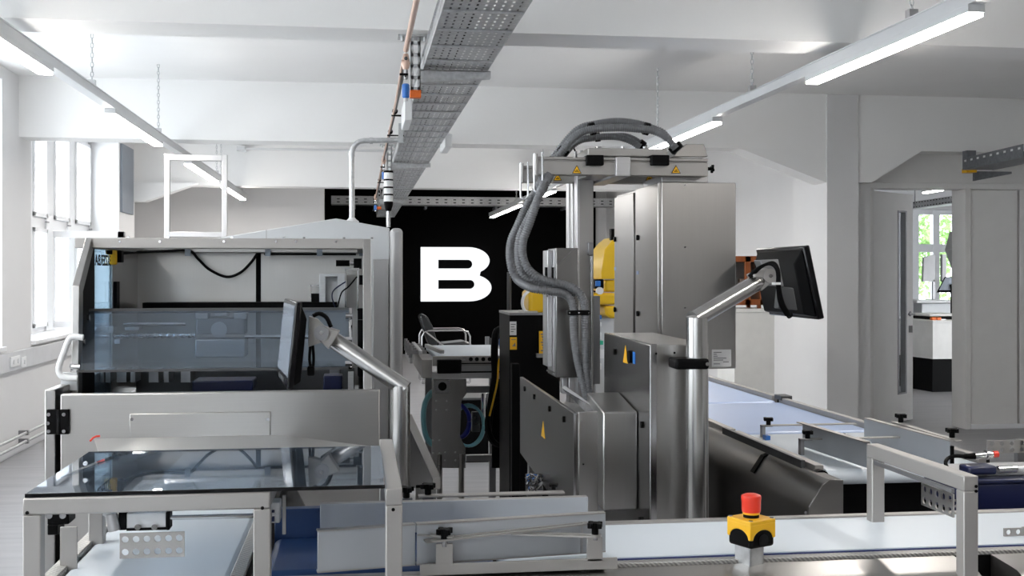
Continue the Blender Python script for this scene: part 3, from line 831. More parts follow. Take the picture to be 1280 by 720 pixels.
def perf_plate(mb, o, ux, uz, w, h, th, nx, nz, r, mx=None, mz=None):
    """plate of nx x nz round holes; o lower left corner, ux/uz in-plane directions"""
    o = Vector(o); ux = Vector(ux).normalized(); uz = Vector(uz).normalized(); nn = ux.cross(uz) * th
    cw, ch = w / nx, h / nz; N = 16
    for i in range(nx):
        for j in range(nz):
            c = o + ux * (cw * (i + .5)) + uz * (ch * (j + .5)); k = len(mb.v)
            for layer in (0, 1):
                for a in range(N):
                    t = 2 * math.pi * a / N; ca, sa = math.cos(t), math.sin(t)
                    q = 1.0 / max(abs(ca), abs(sa))
                    mb.v.append(tuple(c + ux * (ca * r) + uz * (sa * r) + nn * layer))
                    mb.v.append(tuple(c + ux * (ca * q * cw / 2) + uz * (sa * q * ch / 2) + nn * layer))
            for a in range(N):
                b = (a + 1) % N
                mb.f.append((k + 2 * a, k + 2 * a + 1, k + 2 * b + 1, k + 2 * b))
                e = k + 2 * N
                mb.f.append((e + 2 * a, e + 2 * b, e + 2 * b + 1, e + 2 * a + 1))
                mb.f.append((k + 2 * a, k + 2 * b, e + 2 * b, e + 2 * a))
                mb.f.append((k + 2 * a + 1, e + 2 * a + 1, e + 2 * b + 1, k + 2 * b + 1))
    return mb
def slicer():
    YF, YU, YBK = 3.45, 3.84, 4.62
    xl = at(75, 545, YF).x; xr = at(475, 545, YF).x
    zt = at(275, 490, YF).z
    R = thing('slicing_machine', 'large stainless slicing machine with smoked glass guard on the left', 'machine', ((xl + xr) / 2, 4.2, 0))
    MB().box(xl, xr, YF, YF + .03, .42, zt).build('front_panel', 'steel_h', R, bevel=.004)
    MB().px(162, 516, 338, 560, YF - .006, YF).build('service_plate', 'steel_h', R, bevel=.002)
    m = MB()
    for p in ((165, 524), (335, 524), (165, 552), (335, 552)): disc(m, at(p[0], p[1], YF - .006), (0, -1, 0), .005, .004, 8)
    m.build('screw', 'steel_gloss', R)
    # left post, hinge
    pl0, pl1 = at(58, 540, YF + .02).x, at(71, 540, YF + .02).x
    MB().box(pl0, pl1, YF + .0, YF + .10, 0, at(64, 487, YF).z).build('post', 'steel', R, bevel=.003)
    MB().box(pl0, pl1, YF + .10, YBK, at(64, 492, YF).z - .03, at(64, 487, YF).z).build('side_rail', 'steel', R, bevel=.003)
    h = MB().px(58, 512, 71, 543, YF - .012, YF + .001).px(75, 512, 86, 543, YF - .012, YF + .001).build('hinge', 'black_plastic', R, bevel=.002)
    MB().cyl(at(73, 543, YF - .008), at(73, 512, YF - .008), .007, 10).build('hinge_pin', 'black_gloss', h)
    m = MB()
    for p in ((61, 518), (60, 529), (61, 539), (80, 518), (80, 539)): disc(m, at(p[0], p[1], YF - .012), (0, -1, 0), .0055, .004, 10)
    m.build('bolt', 'steel_gloss', h)
    # lower body
    MB().box(xl + .02, xr - .02, YF + .06, YBK, .30, zt - .12).build('lower_body', 'black_plastic', R)
    MB().box(xr - .03, xr - .01, YF + .03, YBK, .30, zt - .02).build('side_panel', 'steel_dark', R)
    MB().box(pl0 + .005, pl0 + .02, YF + .10, YBK, .30, at(64, 492, YF).z - .03).build('side_panel', 'steel', R)
    for x in (pl0 + .05, xr - .06):
        for y in (YF + .1, YBK - .1):
            MB().cyl((x, y, 0), (x, y, .30), .028, 14).cyl((x, y, 0), (x, y, .015), .05, 16).build('foot', 'steel', R, smooth=True)
    # upper frame
    X0 = -.885; X1 = .035; zu0, zu1 = at(275, 311, YU).z, at(275, 298, YU).z
    MB().box(at(95, 300, YU).x, X1, YU - .02, YU + .03, zu0, zu1).build('top_bar', 'alu_satin', R, bevel=.003)
    m = MB()
    for p in (150, 200, 280, 345, 370, 420, 455):
        disc(m, at(p, 302, YU - .02), (0, -1, 0), .004, .004, 8); m.box(at(p + 10, 302, YU).x - .004, at(p + 10, 302, YU).x + .004, YU, YU + .01, zu1, zu1 + .006)
    m.build('screw', 'steel_gloss', R)
    MB().box(X0, X1, YBK - .04, YBK, zu0, zu1).box(X0, X0 + .04, YU + .03, YBK, zu0, zu1).box(X1 - .04, X1, YU + .03, YBK, zu0, zu1).build('roof_frame', 'steel_h', R, bevel=.003)
    MB().box(X0 + .04, X1 - .04, YU + .03, YBK - .04, zu1 - .012, zu1 - .006).build('roof_glass', 'clear_glass', R)
    # side plates: slanted front edge
    zk = at(97, 357, 3.66).z
    ga, gb = atX(116, 340, X0 + .01).y, atX(139, 340, X0 + .01).y
    side = lambda x: [(x, 3.82, zu1), (x, 3.65, zk), (x, 3.64, zt - .02), (x, 3.69, zt - .02), (x, 3.70, zk - .02), (x, 3.88, zu1)]
    MB().prism(side(X0), (.021, 0, 0)).build('side_edge', 'steel', R, bevel=.002)
    MB().prism([(X0 + .004, 3.70, zk - .02), (X0 + .004, ga - .02, zu0), (X0 + .004, ga, zu0), (X0 + .004, ga, zt - .1), (X0 + .004, 3.69, zt - .1)], (.012, 0, 0)).build('side_liner', 'black_plastic', R)
    g = MB().box(X0 + .004, X0 + .010, ga, gb, zt - .1, zu0).build('side_window', 'blue_glass', R)
    M = Matrix.Translation((X0 + .0112, atX(125, 340, X0).y, atX(125, 326, X0).z)) @ Matrix.Rotation(-math.pi / 2, 4, 'Z') @ Matrix.Rotation(math.pi / 2, 4, 'X') @ Matrix.Diagonal((1.3, 1, 1, 1))
    text_mesh('maker_lettering', 'BIZERBA', .05, 'black_matte', R, M, .0001, .0016)
    MB().box(X0 + .002, X0 + .014, gb, YBK, zt - .1, zu0).build('side_panel', 'steel', R)
    # right slanted upright
    m = MB().prism([(X1 - .02, 3.82, zu1), (X1 - .02, YF + .04, zt - .01), (X1 - .02, YF + .13, zt - .01), (X1 - .02, 3.92, zu1)], (.026, 0, 0))
    m.build('right_upright', 'steel', R, bevel=.002)
    MB().prism([(X1 - .012, 3.92, zu0), (X1 - .012, YF + .13, zt - .1), (X1 - .012, YBK, zt - .1), (X1 - .012, YBK, zu0)], (.008, 0, 0)).build('side_panel', 'steel_dark', R)
    # back wall in two sheets with black gap
    xm = at(323, 345, YBK).x
    zb0 = zt - .1
    MB().box(X0, xm - .010, YBK, YBK + .01, zb0, zu1).build('back_sheet', 'steel_soft', R)
    MB().box(xm + .010, X1, YBK, YBK + .01, zb0, zu1).build('back_sheet', 'steel_soft', R)
    MB().box(xm - .012, xm + .012, YBK + .002, YBK + .012, zb0, zu1).build('joint', 'black_matte', R)
    MB().px(178, 378, 421, 388, 4.48, 4.58).build('rear_beam', 'black_plastic', R)
    MB().px(330, 316.5, 445, 319, 4.57, 4.58).build('rod', 'black_plastic', R)
    for p in (231, 331, 396, 449):
        MB().px(p, 309, p + 7, 320, 4.555, 4.565).build('cable_clip', 'panel_blue_grey', R)
    MB().tube(curve([at(146, 317, 4.25), at(175, 315, 4.5), at(205, 314, 4.57), at(236, 313.5, 4.57), at(248, 324, 4.57), at(262, 337, 4.57), at(283, 346, 4.57), at(300, 341, 4.57), at(313, 329, 4.57), at(321, 318, 4.58)], 8), .0055, 8).build('cable', 'black_plastic', R, smooth=True)
    s = MB().px(136, 312, 145, 331, gb - .02, gb + .01).build('safety_switch', 'yellow', R, bevel=.004)
    MB().px(132, 311, 140, 318, gb - .03, gb - .02).px(144, 313, 152, 328, gb, gb + .04).build('switch_block', 'black_plastic', s, bevel=.003)
    MB().px(137, 332, 139.5, 386, gb, gb + .03).build('gas_strut', 'steel_gloss', R)
    MB().px(140, 352, 146, 386, gb + .02, gb + .07).build('strut_sleeve', 'black_plastic', R)
    # camera and column on the right
    c = MB().cyl(at(420, 329, 4.5), at(437, 329, 4.5), .0125, 14).px(442, 323, 452, 336, 4.48, 4.52).build('camera', 'black_plastic', R, smooth=True)
    MB().cyl(at(436, 329, 4.5), at(443, 329, 4.5), .008, 12).build('lens_ring', 'steel_gloss', c, smooth=True)
    MB().px(431, 337, 433, 388, 4.45, 4.5).px(431, 335, 449, 337.5, 4.45, 4.5).px(446, 337, 448, 388, 4.45, 4.5).build('camera_bracket', 'steel_gloss', R)
    MB().px(399, 345, 407, 388, 4.5, 4.6).px(422, 345, 431, 388, 4.5, 4.6).px(399, 342, 431, 346, 4.5, 4.6).build('lift_column', 'alu', R, bevel=.002)
    MB().px(407, 346, 422, 388, 4.53, 4.58).build('lift_cover', 'machine_grey', R)
    MB().px(388, 356, 399, 357.5, 4.52, 4.55).px(387.5, 356, 389, 372, 4.52, 4.55).build('bracket', 'steel_gloss', R)
    MB().px(389, 367, 399, 386, 4.5, 4.56).build('block', 'black_plastic', R)
    MB().tube(curve([at(432, 352, 4.44), at(418, 362, 4.43), at(415, 371, 4.43), at(419, 384, 4.43)], 8), .003, 6).build('cable', 'navy', R, smooth=True)
    MB().tube(curve([at(446, 346, 4.44), at(436, 358, 4.43), at(427, 366, 4.43), at(422, 384, 4.43)], 8), .003, 6).build('cable', 'black_plastic', R, smooth=True)
    each(MB().px(449, 344, 456, 356, 4.4, 4.46).px(447, 386, 456, 402, 3.9, 4.0), 'block', 'black_plastic', R)
    # slicing gear under the glass
    Y = 4.12
    z = zt - .11
    MB().px(245, 398, 306, 418, Y, Y + .1).build('gear_housing', 'alu_dark', R, bevel=.004)
    MB().px(244, 424, 306, 447, Y - .03, Y + .1).build('product_gripper', 'alu', R, bevel=.004)
    m = MB()
    for p in ((252, 395), (300, 395), (276, 391)): m.px(p[0] - 8, p[1] - 4, p[0] + 8, p[1] + 4, Y - .01, Y + .06)
    m.build('gear_cap', 'machine_grey', R, bevel=.003)
    disc(MB(), at(274, 412, Y), (0, -1, 0), .028, .012, 20).build('gear_hub', 'alu', R, smooth=True)
    m = MB(); a, b = at(130, 420, Y + .05), at(246, 420, Y + .05)
    x = a.x; pts = []; rad = []
    while x < b.x:
        pts.append((x, Y + .05, a.z)); rad.append(.009 if (len(pts) // 2) % 2 else .0065); x += .006
    m.tube(pts, .01, 10, rad).build('lead_screw', 'steel_gloss', R)
    MB().cyl(at(155, 405, Y + .1), at(232, 405, Y + .1), .006, 10).cyl(at(306, 421, Y), at(432, 421, Y), .008, 10).build('guide_shaft', 'steel_gloss', R, smooth=True)
    m = MB().px(134, 408, 142, 416, Y, Y + .06).px(143, 424, 150, 430, Y, Y + .06).px(156, 409, 174, 413, Y, Y + .06).px(360, 416, 380, 424, Y, Y + .05).px(310, 424, 318, 430, Y, Y + .05)
    m.build('bearing_block', 'alu', R, bevel=.002)
    m = MB()
    for i, p in enumerate((118, 132, 146, 163, 186, 205, 226, 360, 412)): m.px(p, 462, p + (6 if i % 2 else 12), 478, Y - .1, Y)
    each(m, 'product_rail', 'alu_dark', R)
    each(MB().px(240, 476, 316, 489, Y - .25, Y - .1).px(404, 470, 428, 489, Y - .3, Y - .2), 'drive_box', 'navy', R, bevel=.004)
    MB().box(X0 + .05, X1 - .05, 4.4, 4.5, z, at(275, 462, 4.4).z).build('bed', 'dark_grey_plastic', R)
    # smoked guard: sheet with a folded lower lip
    gx0, gx1 = X0 + .015, at(436, 387, 3.81).x
    pt, pb = (3.80, at(275, 387, 3.80).z), (3.66, at(275, 449, 3.66).z)
    pl = (3.645, at(275, 462, 3.645).z)
    th = .006
    prof = [(3.83, pt[1] - .012), (3.815, pt[1] - .003), pt, pb, (3.65, pb[1] - .008), pl]
    m = MB()
    for (a, b) in zip(prof, prof[1:]):
        k = len(m.v)
        m.v += [(gx0, a[0], a[1]), (gx1, a[0], a[1]), (gx1, b[0], b[1]), (gx0, b[0], b[1])]; m.f.append((k, k + 1, k + 2, k + 3))
    g = m.build('smoked_guard', 'door_glass', R, smooth=True)
    MB().bar((gx0, pt[0] + .004, pt[1]), (gx1, pt[0] + .004, pt[1]), .014, .01).bar((gx0, pl[0], pl[1]), (gx1, pl[0], pl[1]), .01, .008).build('guard_edge', 'dark_grey_plastic', R)
    MB().cyl((gx0 - .008, pt[0], pt[1]), (gx0 - .014, pl[0], pl[1]), .006, 10).cyl((gx1 + .006, pt[0], pt[1]), (gx1 + .006, pl[0], pl[1]), .006, 10).build('guard_arm', 'steel_gloss', R, smooth=True)
    m = MB()
    for k in (.12, .52, .92):
        p = Vector((0, pt[0], pt[1])).lerp(Vector((0, pl[0], pl[1])), k)
        m.cyl((gx0 - .02, p.y - .012, p.z), (gx0 + .01, p.y - .012, p.z), .009, 10); m.cyl((gx1 - .01, p.y - .012, p.z), (gx1 + .012, p.y - .012, p.z), .009, 10)
    each(m, 'guard_bolt', 'steel_gloss', R, smooth=True)
    Yh = 3.60
    MB().tube(curve([at(104, 422, Yh), at(92, 421, Yh), at(86, 425, Yh), at(79, 443, Yh), at(73.5, 459, Yh), at(75, 468, Yh), at(82, 472, Yh), at(97, 473, Yh)], 6), .0095, 12).build('handle', 'white_plastic', R, smooth=True)
    m = MB().px(76, 466, 96, 488, 3.62, 3.64)
    m.build('handle_plate', 'hood_white', R)
    MB().px(447, 400, 455, 470, 3.75, 3.80).build('cable_chain', 'black_plastic', R)
    MB().px(435, 465, 442, 489, 3.7, 3.73).build('bracket', 'alu', R)
    m = MB()
    for k in range(10): m.cyl(at(452, 470 + k * 2, 3.75), at(452, 471.2 + k * 2, 3.75), .011, 10)
    m.build('bellows', 'black_plastic', R)
    return R
slicer()
def rear_hood():
    Y = 5.0
    p = [at(262, 299, Y), at(420, 273, Y), at(487, 285, Y)]
    R = thing('machine_hood', 'pale grey hood with sloping roof standing behind the slicing machine', 'machine', (p[1].x, 6.2, 0))
    m = MB().prism([(p[0].x, Y, .12), p[0], p[1], p[2], (p[2].x, Y, .12)], (0, 2.7, 0))
    m.build('body', 'hood_white', R, bevel=.004)
    xm = at(333, 290, Y).x
    MB().box(xm - .002, xm + .002, Y - .001, Y + .01, at(333, 300, Y).z, at(333, 286, Y).z - .004).build('seam', 'machine_grey', R)
    MB().box(at(466, 390, Y).x, p[2].x - .004, Y - .012, Y, .3, at(470, 324, Y).z).build('access_panel', 'machine_grey', R, bevel=.003)
    c0, c1 = at(488, 350, 4.9).x, at(503.5, 350, 4.9).x
    MB().box(c0, c1, 4.9, 5.2, 0, at(495, 285, 4.9).z).build('corner_column', 'machine_grey', R, bevel=.02, seg=5)
    for x in (p[0].x + .05, p[2].x - .05):
        for y in (5.1, 7.6): MB().cyl((x, y, 0), (x, y, .12), .03, 12).build('foot', 'steel', R, smooth=True)
    MB().box(at(278, 298, 4.97).x, at(440, 298, 4.97).x, 4.975, 4.999, at(330, 303, 5).z, at(330, 299.5, 5).z).build('trim_strip', 'hood_white', R)
rear_hood()
def signal_tower():
    Y = 5.1
    c = at(485.5, 284, Y)
    R = thing('signal_tower', 'white signal tower with black rings on a short steel pole', 'beacon', (c.x, Y, c.z))
    MB().cyl(c, at(485.5, 262, Y), .0095, 12).build('pole', 'steel_gloss', R, smooth=True)
    z0 = at(485, 264, Y).z; zc = at(485, 252, Y).z
    MB().lathe((c.x, Y, z0), [(.010, 0), (.014, .006), (.021, .03), (.0215, zc - z0)], 18).build('base', 'black_plastic', R, smooth=True)
    for a, b in ((252, 244.5), (242.5, 235.5), (233.5, 226), (224, 216)):
        MB().cyl((c.x, Y, at(485, a, Y).z), (c.x, Y, at(485, b, Y).z), .0205, 18).build('light_segment', 'white_plastic', R, smooth=True)
    for a, b in ((244.5, 242.5), (235.5, 233.5), (226, 224), (216, 213.5)):
        MB().cyl((c.x, Y, at(485, a, Y).z), (c.x, Y, at(485, b, Y).z), .0222, 18).build('ring', 'black_plastic', R, smooth=True)
signal_tower()
def profile_frame():
    Y = 9.0
    a, b = at(209, 240, Y), at(281, 240, Y); zt = at(245, 193, Y).z
    R = thing('profile_frame', 'tall aluminium profile frame standing behind the slicing machine', 'frame', ((a.x + b.x) / 2, Y, 0))
    MB().box(a.x - .02, a.x + .02, Y - .02, Y + .02, 0, zt).build('post', 'alu', R, bevel=.003)
    MB().box(b.x - .02, b.x + .02, Y - .02, Y + .02, 0, zt).build('post', 'alu', R, bevel=.003)
    z1 = at(245, 201, Y).z; z2 = at(245, 290, Y).z
    MB().box(a.x + .02, b.x - .02, Y - .02, Y + .02, z1, z1 + .045).build('crossbar', 'alu', R, bevel=.003)
    MB().box(a.x + .02, b.x - .02, Y - .02, Y + .02, z2 - .04, z2).build('crossbar', 'alu', R, bevel=.003)
    m = MB()
    for x in (a.x, b.x): m.cyl((x, Y, 0), (x, Y, .012), .04, 12)
    m.build('foot', 'black_plastic', R)
profile_frame()
# ---------------------------------------------------------------- monitors on tube arms
def monitor(R, near_top, near_bot, far_top, thick, side):
    """tilted panel: near edge from near_top to near_bot, running back to far_top; side -1 screen faces left, +1 right"""
    a, b = Vector(near_top), Vector(near_bot)
    up = a - b; u = up.normalized()
    D = Vector(far_top) - a; D.z = 0
    n = up.cross(D).normalized()
    if n.x * side < 0: n = -n
    e = D.normalized()
    MB().prism([b, a, a - n * thick * .45, b - n * thick * .45], D).build('bezel', 'black_gloss', R, bevel=.004)
    m = MB()
    f = -n * thick * .44; g = -n * thick
    for p, o in ((b + u * .008 + f, .010), (a - u * .008 + f, .010), (a - u * .045 + g, .03), (b + u * .02 + g, .03)):
        m.v += [tuple(p + e * o), tuple(p + D - e * o)]
    m.f += [(0, 1, 3, 2), (2, 3, 5, 4), (4, 5, 7, 6), (6, 7, 1, 0), (0, 2, 4, 6), (1, 7, 5, 3)]
    m.build('back_shell', 'black_plastic', R, bevel=.003)
    MB().prism([b + u * .03 + n * .0005 + D * .04, a - u * .012 + n * .0005 + D * .04, a - u * .012 + n * .0005 + D * .96, b + u * .03 + n * .0005 + D * .96], n * .001).build('screen', 'screen_grey', R)
    for k in range(5):
        p = b + u * .008 + D * (.3 + .1 * k) + n * .0005
        MB().prism([p, p + u * .012, p + u * .012 + D * .06, p + D * .06], n * .0015).build('button', 'dark_grey_plastic', R)
def left_monitor():
    Yp = 3.12
    base = at(501, 620, Yp)
    R = thing('tilted_monitor', 'touch monitor seen from the side on a bent steel tube arm at left', 'monitor', (base.x, Yp, 0))
    top = at(501, 482, Yp); el = at(407, 418, Yp + .05)
    MB().cyl((top.x, Yp, 0), (top.x, Yp, top.z), .0255, 24).build('post', 'steel_tube', R, smooth=True)
    MB().cyl(top - (el - top).normalized() * .018, el, .0235, 24).build('arm', 'steel_tube', R, smooth=True)
    MB().lathe((top.x, Yp, 0), [(.07, 0), (.07, .012), (.03, .016), (.028, .03)], 20).build('base_plate', 'steel', R, smooth=True)
    Yn = 3.0
    monitor(R, at(370, 377, Yn), at(359, 487, Yn), at(355.5, 372, 3.40), .036, -1)
    # joint cheeks
    j = at(403, 417, Yp); dirv = (el - top).normalized()
    m = MB().prism([at(386, 395, Yp - .02), at(397, 399, Yp - .02), at(412, 415, Yp - .02), at(403, 428, Yp - .02), at(385, 434, Yp - .02)], (0, .035, 0))
    m.build('mount_plate', 'alu_satin', R, bevel=.002)
    m = MB().prism([at(404, 408, Yp - .028), at(425, 414, Yp - .028), at(411, 437, Yp - .028), at(399, 426, Yp - .028)], (0, .06, 0))
    m.build('clamp_head', 'alu_satin', R, bevel=.003)
    d = disc(MB(), at(402, 416, Yp - .03), (0, -1, 0), .0205, .008, 22).build('pivot_disc', 'alu_dark', R, smooth=True)
    disc(MB(), at(402, 416, Yp - .037), (0, -1, 0), .006, .004, 8).build('bolt', 'steel_gloss', d)
    MB().tube(curve([at(391, 395, Yp), at(399, 392, Yp), at(408, 397, Yp), at(414, 409, Yp)], 8), .006, 8).build('cable', 'black_plastic', R, smooth=True)
    MB().tube(curve([at(388, 432, Yp), at(387, 450, Yp), at(390, 462, Yp), at(392, 450, Yp), at(391, 432, Yp)], 8), .004, 8).build('cable', 'black_plastic', R, smooth=True)
    MB().px(384, 458, 393, 470, Yp - .01, Yp + .02).build('plug', 'black_plastic', R, bevel=.004)
    # triangular foot guard
    Y = 3.2
    G = thing('gusset_plate', 'triangular steel guard plate beside the left monitor post', 'plate', (at(528, 605, Y).x, Y, 0))
    MB().prism([at(505, 520, Y), at(511, 520, Y), at(545, 598, Y), at(545, 610, Y), at(505, 610, Y)], (0, .02, 0)).build('sheet', 'steel_dark', G)
    MB().bar(at(510, 519, Y - .01), at(546, 598, Y - .01), .022, .012, (0, 1, 0)).bar(at(546, 596, Y - .01), at(546, 611, Y - .01), .022, .014, (0, 1, 0)).build('edge_flange', 'alu_satin', G, bevel=.002)
    MB().box(at(520, 600, Y).x, at(545, 600, Y).x, Y, Y + .03, 0, at(528, 606, Y).z).build('leg', 'steel_dark', G)
left_monitor()
# ================================================================ centre: transfer table, robot, chair
def transfer_table():
    Y = 6.0
    c = at(590, 560, Y)
    R = thing('transfer_table', 'short steel transfer conveyor on plate legs in the middle', 'conveyor', (c.x, 6.4, 0))
    # belt
    zt = at(610, 445, Y).z
    x0, x1 = at(541, 450, Y).x, at(646, 450, Y).x
    MB().box(x0 + .02, x1 - .02, Y + .01, 6.95, zt - .03, zt).build('belt', 'belt_white', R, bevel=.006)
    MB().px(541, 445, 650, 457, Y, Y + .02).build('end_plate', 'alu_satin', R, bevel=.002)
    for i, p in enumerate((580, 588.5, 596, 604, 612)): disc(MB(), at(p, 449, Y), (0, -1, 0), .011, .003, 12).build('hole' if i else 'screw', 'black_matte' if i else 'steel_gloss', R)
    MB().px(577, 453.5, 616, 455, Y - .004, Y).build('slot', 'black_matte', R)
    MB().px(547, 450, 577, 467, Y - .06, Y).build('motor_box', 'black_plastic', R, bevel=.004)
    MB().px(577, 456, 644, 464, Y + .05, Y + .1).build('roller', 'alu', R)
    MB().px(541, 465, 644, 473, Y, Y + .06).build('cross_beam', 'alu', R, bevel=.002)
    MB().px(546, 464, 644, 466, Y - .002, Y).build('slot', 'black_matte', R)
    # side beam running back
    MB().box(at(528, 455, Y).x, at(541, 455, Y).x, Y + .05, 6.95, zt - .12, zt - .02).build('side_beam', 'alu_satin', R, bevel=.003)
    MB().box(x1 - .02, x1 + .01, Y + .02, 6.95, zt - .19, zt + .005).build('side_beam', 'alu_dark', R, bevel=.003)
    each(MB().box(x0 - .07, x0 - .05, Y + .1, 6.9, zt + .005, zt + .025).box(x0 - .11, x0 - .095, Y + .3, 6.9, zt - .06, zt + .03), 'guide_rail', 'alu', R, bevel=.002)
    m = MB()
    for k in range(4):
        y = Y + .2 + k * .2
        m.box(x0 - .12, x0 - .02, y, y + .02, zt + .0, zt + .02).cyl((x0 - .11, y + .01, zt - .02), (x0 - .11, y + .01, zt + .05), .010, 8)
    stuff(m.build('guide_clamps', 'alu_dark', R))
    MB().bar(at(533, 432, 6.5), at(553, 440, 6.1), .02, .02).build('cross_guide', 'alu', R)
    # plate legs
    Yl = Y + .03
    m = MB().prism([at(540, 474, Yl), at(583, 474, Yl), at(583, 492, Yl), at(577, 500, Yl), at(575, 545, Yl), at(582, 560, Yl), at(582, 585, Yl), at(540, 585, Yl)], (0, .015, 0))
    m.build('leg_plate', 'steel_dark', R)
    m = MB()
    for p in ((545, 501), (558, 501), (545, 512), (558, 512), (541, 550), (549, 550), (541, 566), (549, 566), (556, 565), (569, 565), (541, 582), (549, 582), (556, 575), (569, 575)): disc(m, at(p[0], p[1], Yl), (0, -1, 0), .006, .006, 8)
    stuff(m.build('leg_bolts', 'steel_gloss', R))
    o = MB().px(544, 476, 562, 491, Yl - .03, Yl).build('fan_box', 'alu_dark', R, bevel=.002)
    disc(MB(), at(553, 483, Yl - .03), (0, -1, 0), .023, .003, 20).build('fan', 'black_matte', o)
    MB().px(583, 483, 615, 491, Yl + .1, Yl + .14).build('tie_bar', 'alu_dark', R)
    MB().px(615, 474, 641, 585, Yl, Yl + .02).build('leg_plate', 'black_plastic', R)
    a = at(545, 580, Yl); b = at(577, 580, Yl); e = at(628, 580, Yl)
    for x in (a.x + .02, b.x, e.x): MB().cyl((x, Yl + .01, 0), (x, Yl + .01, a.z + .05), .016, 10).cyl((x, Yl + .01, 0), (x, Yl + .01, .015), .035, 12).build('foot', 'steel', R, smooth=True)
    for x in (x0 + .03, x1 - .03): MB().box(x - .02, x + .02, 6.85, 6.9, 0, zt - .1).build('leg', 'alu_dark', R)
    MB().px(583, 569, 616, 577, Yl + .2, Yl + .24).build('lower_tie', 'alu_dark', R)
    # small sensor on the far edge
    MB().px(607, 421, 612, 431, 6.6, 6.63).px(614, 423, 617, 431, 6.6, 6.63).build('sensor', 'alu_dark', R)
transfer_table()
def loops():
    Y = 6.0
    def coil(name, lab, cx, cy, rx, ry, Yc, m, r, turns, cat='hose'):
        pts = []
        for k in range(turns * 28 + 1):
            t = 2 * math.pi * k / 28; w = 1 + .05 * math.sin(k * .37)
            pts.append(at(cx + rx * w * math.cos(t), cy + ry * w * math.sin(t), Yc + .012 * k / 28))
        q = resample([Vector(p) for p in pts], .02)
        o = MB().tube(q, r, 8).build(name, m, smooth=True); tag(o, lab, cat); return o
    coil('hose_coil', 'pale turquoise hose coiled left of the steel leg plate', 543, 523, 14, 33, Y + .12, 'hose_cyan', .012, 4)
    coil('hose_coil', 'dark blue hose loop hanging right of the steel leg plate', 573, 527, 14, 20, Y + .14, 'hose_blue', .011, 2)
    coil('hose_coil', 'thin grey-blue hose loop hanging behind the dark blue one', 585, 532, 20, 25, Y + .22, 'hose_cyan', .008, 2)
    coil('cable_coil', 'thick black cable loop hanging from the transfer table right side', 625, 528, 16, 28, Y - .1, 'black_plastic', .014, 2, 'cable')
    o = MB().tube(resample(curve([at(628, 411, Y), at(620, 416, Y - .06), at(618, 440, Y - .1), at(619, 470, Y - .1), at(616, 490, Y - .1), at(612, 515, Y - .08), at(610, 540, Y - .05)], 8), .02), .02, 10).build('power_cable', 'black_plastic', smooth=True)
    tag(o, 'thick black cable hanging down the front of the transfer table', 'cable')
    o = MB().tube(curve([at(636, 448, Y - .05), at(630, 451, Y - .1), at(624, 450, Y - .12), at(622, 475, Y - .13), at(618, 495, Y - .13), at(612, 520, Y - .12)], 8), .005, 6).build('earth_wire', 'yellow', smooth=True)
    tag(o, 'thin yellow earth wire beside the thick black cable', 'cable')
    r = thing('valve_block', 'small grey and silver valve block between the hose loops', 'valve', at(596, 540, Y + .3))
    each(MB().px(590, 515, 600, 540, Y + .3, Y + .34).px(611, 515, 618, 538, Y + .05, Y + .1), 'body', 'dark_grey_plastic', r, bevel=.003)
    stuff(MB().px(592, 520, 596, 524, Y + .29, Y + .3).px(594, 528, 599, 531, Y + .29, Y + .3).px(612, 514, 616, 518, Y + .03, Y + .05).cyl(at(604, 492, Y + .3), at(604, 530, Y + .3), .012, 8).cyl(at(610, 492, Y + .2), at(610, 515, Y + .2), .010, 8).build('fitting', 'steel_gloss', r))
    # pneumatic connectors by the black housing
    r = thing('air_connector', 'silver and blue air connectors beside the black robot base', 'valve', at(630, 445, Y - .02))
    each(MB().px(629, 393, 637, 409, Y, Y + .05).px(628, 405, 636, 415, Y - .05, Y).px(620, 425, 628, 431, Y, Y + .04), 'block', 'alu', r, bevel=.004)
    MB().tube(curve([at(634, 415, Y - .04), at(626, 422, Y - .08), at(625, 432, Y - .08), at(630, 440, Y - .05)], 6), .006, 6).build('hose', 'blue_part', r, smooth=True)
    MB().cyl(at(636.5, 393, Y + .03), at(636.5, 340, Y + .03), .012, 10).build('pole', 'dark_grey_plastic', r, smooth=True)
loops()
r = thing('equipment_case', 'low black equipment case on the floor behind the transfer table', 'case', (at(600, 580, 8.85).x, 9.1, 0))
MB().box(at(560, 580, 8.85).x, at(655, 580, 8.85).x, 8.85, 9.4, .0, at(600, 500, 8.85).z).build('body', 'black_plastic', r, bevel=.01)
MB().box(at(560, 580, 8.85).x - .01, at(655, 580, 8.85).x + .01, 8.84, 9.41, at(600, 500, 8.85).z, at(600, 497, 8.85).z).build('lid', 'dark_grey_plastic', r, bevel=.006)
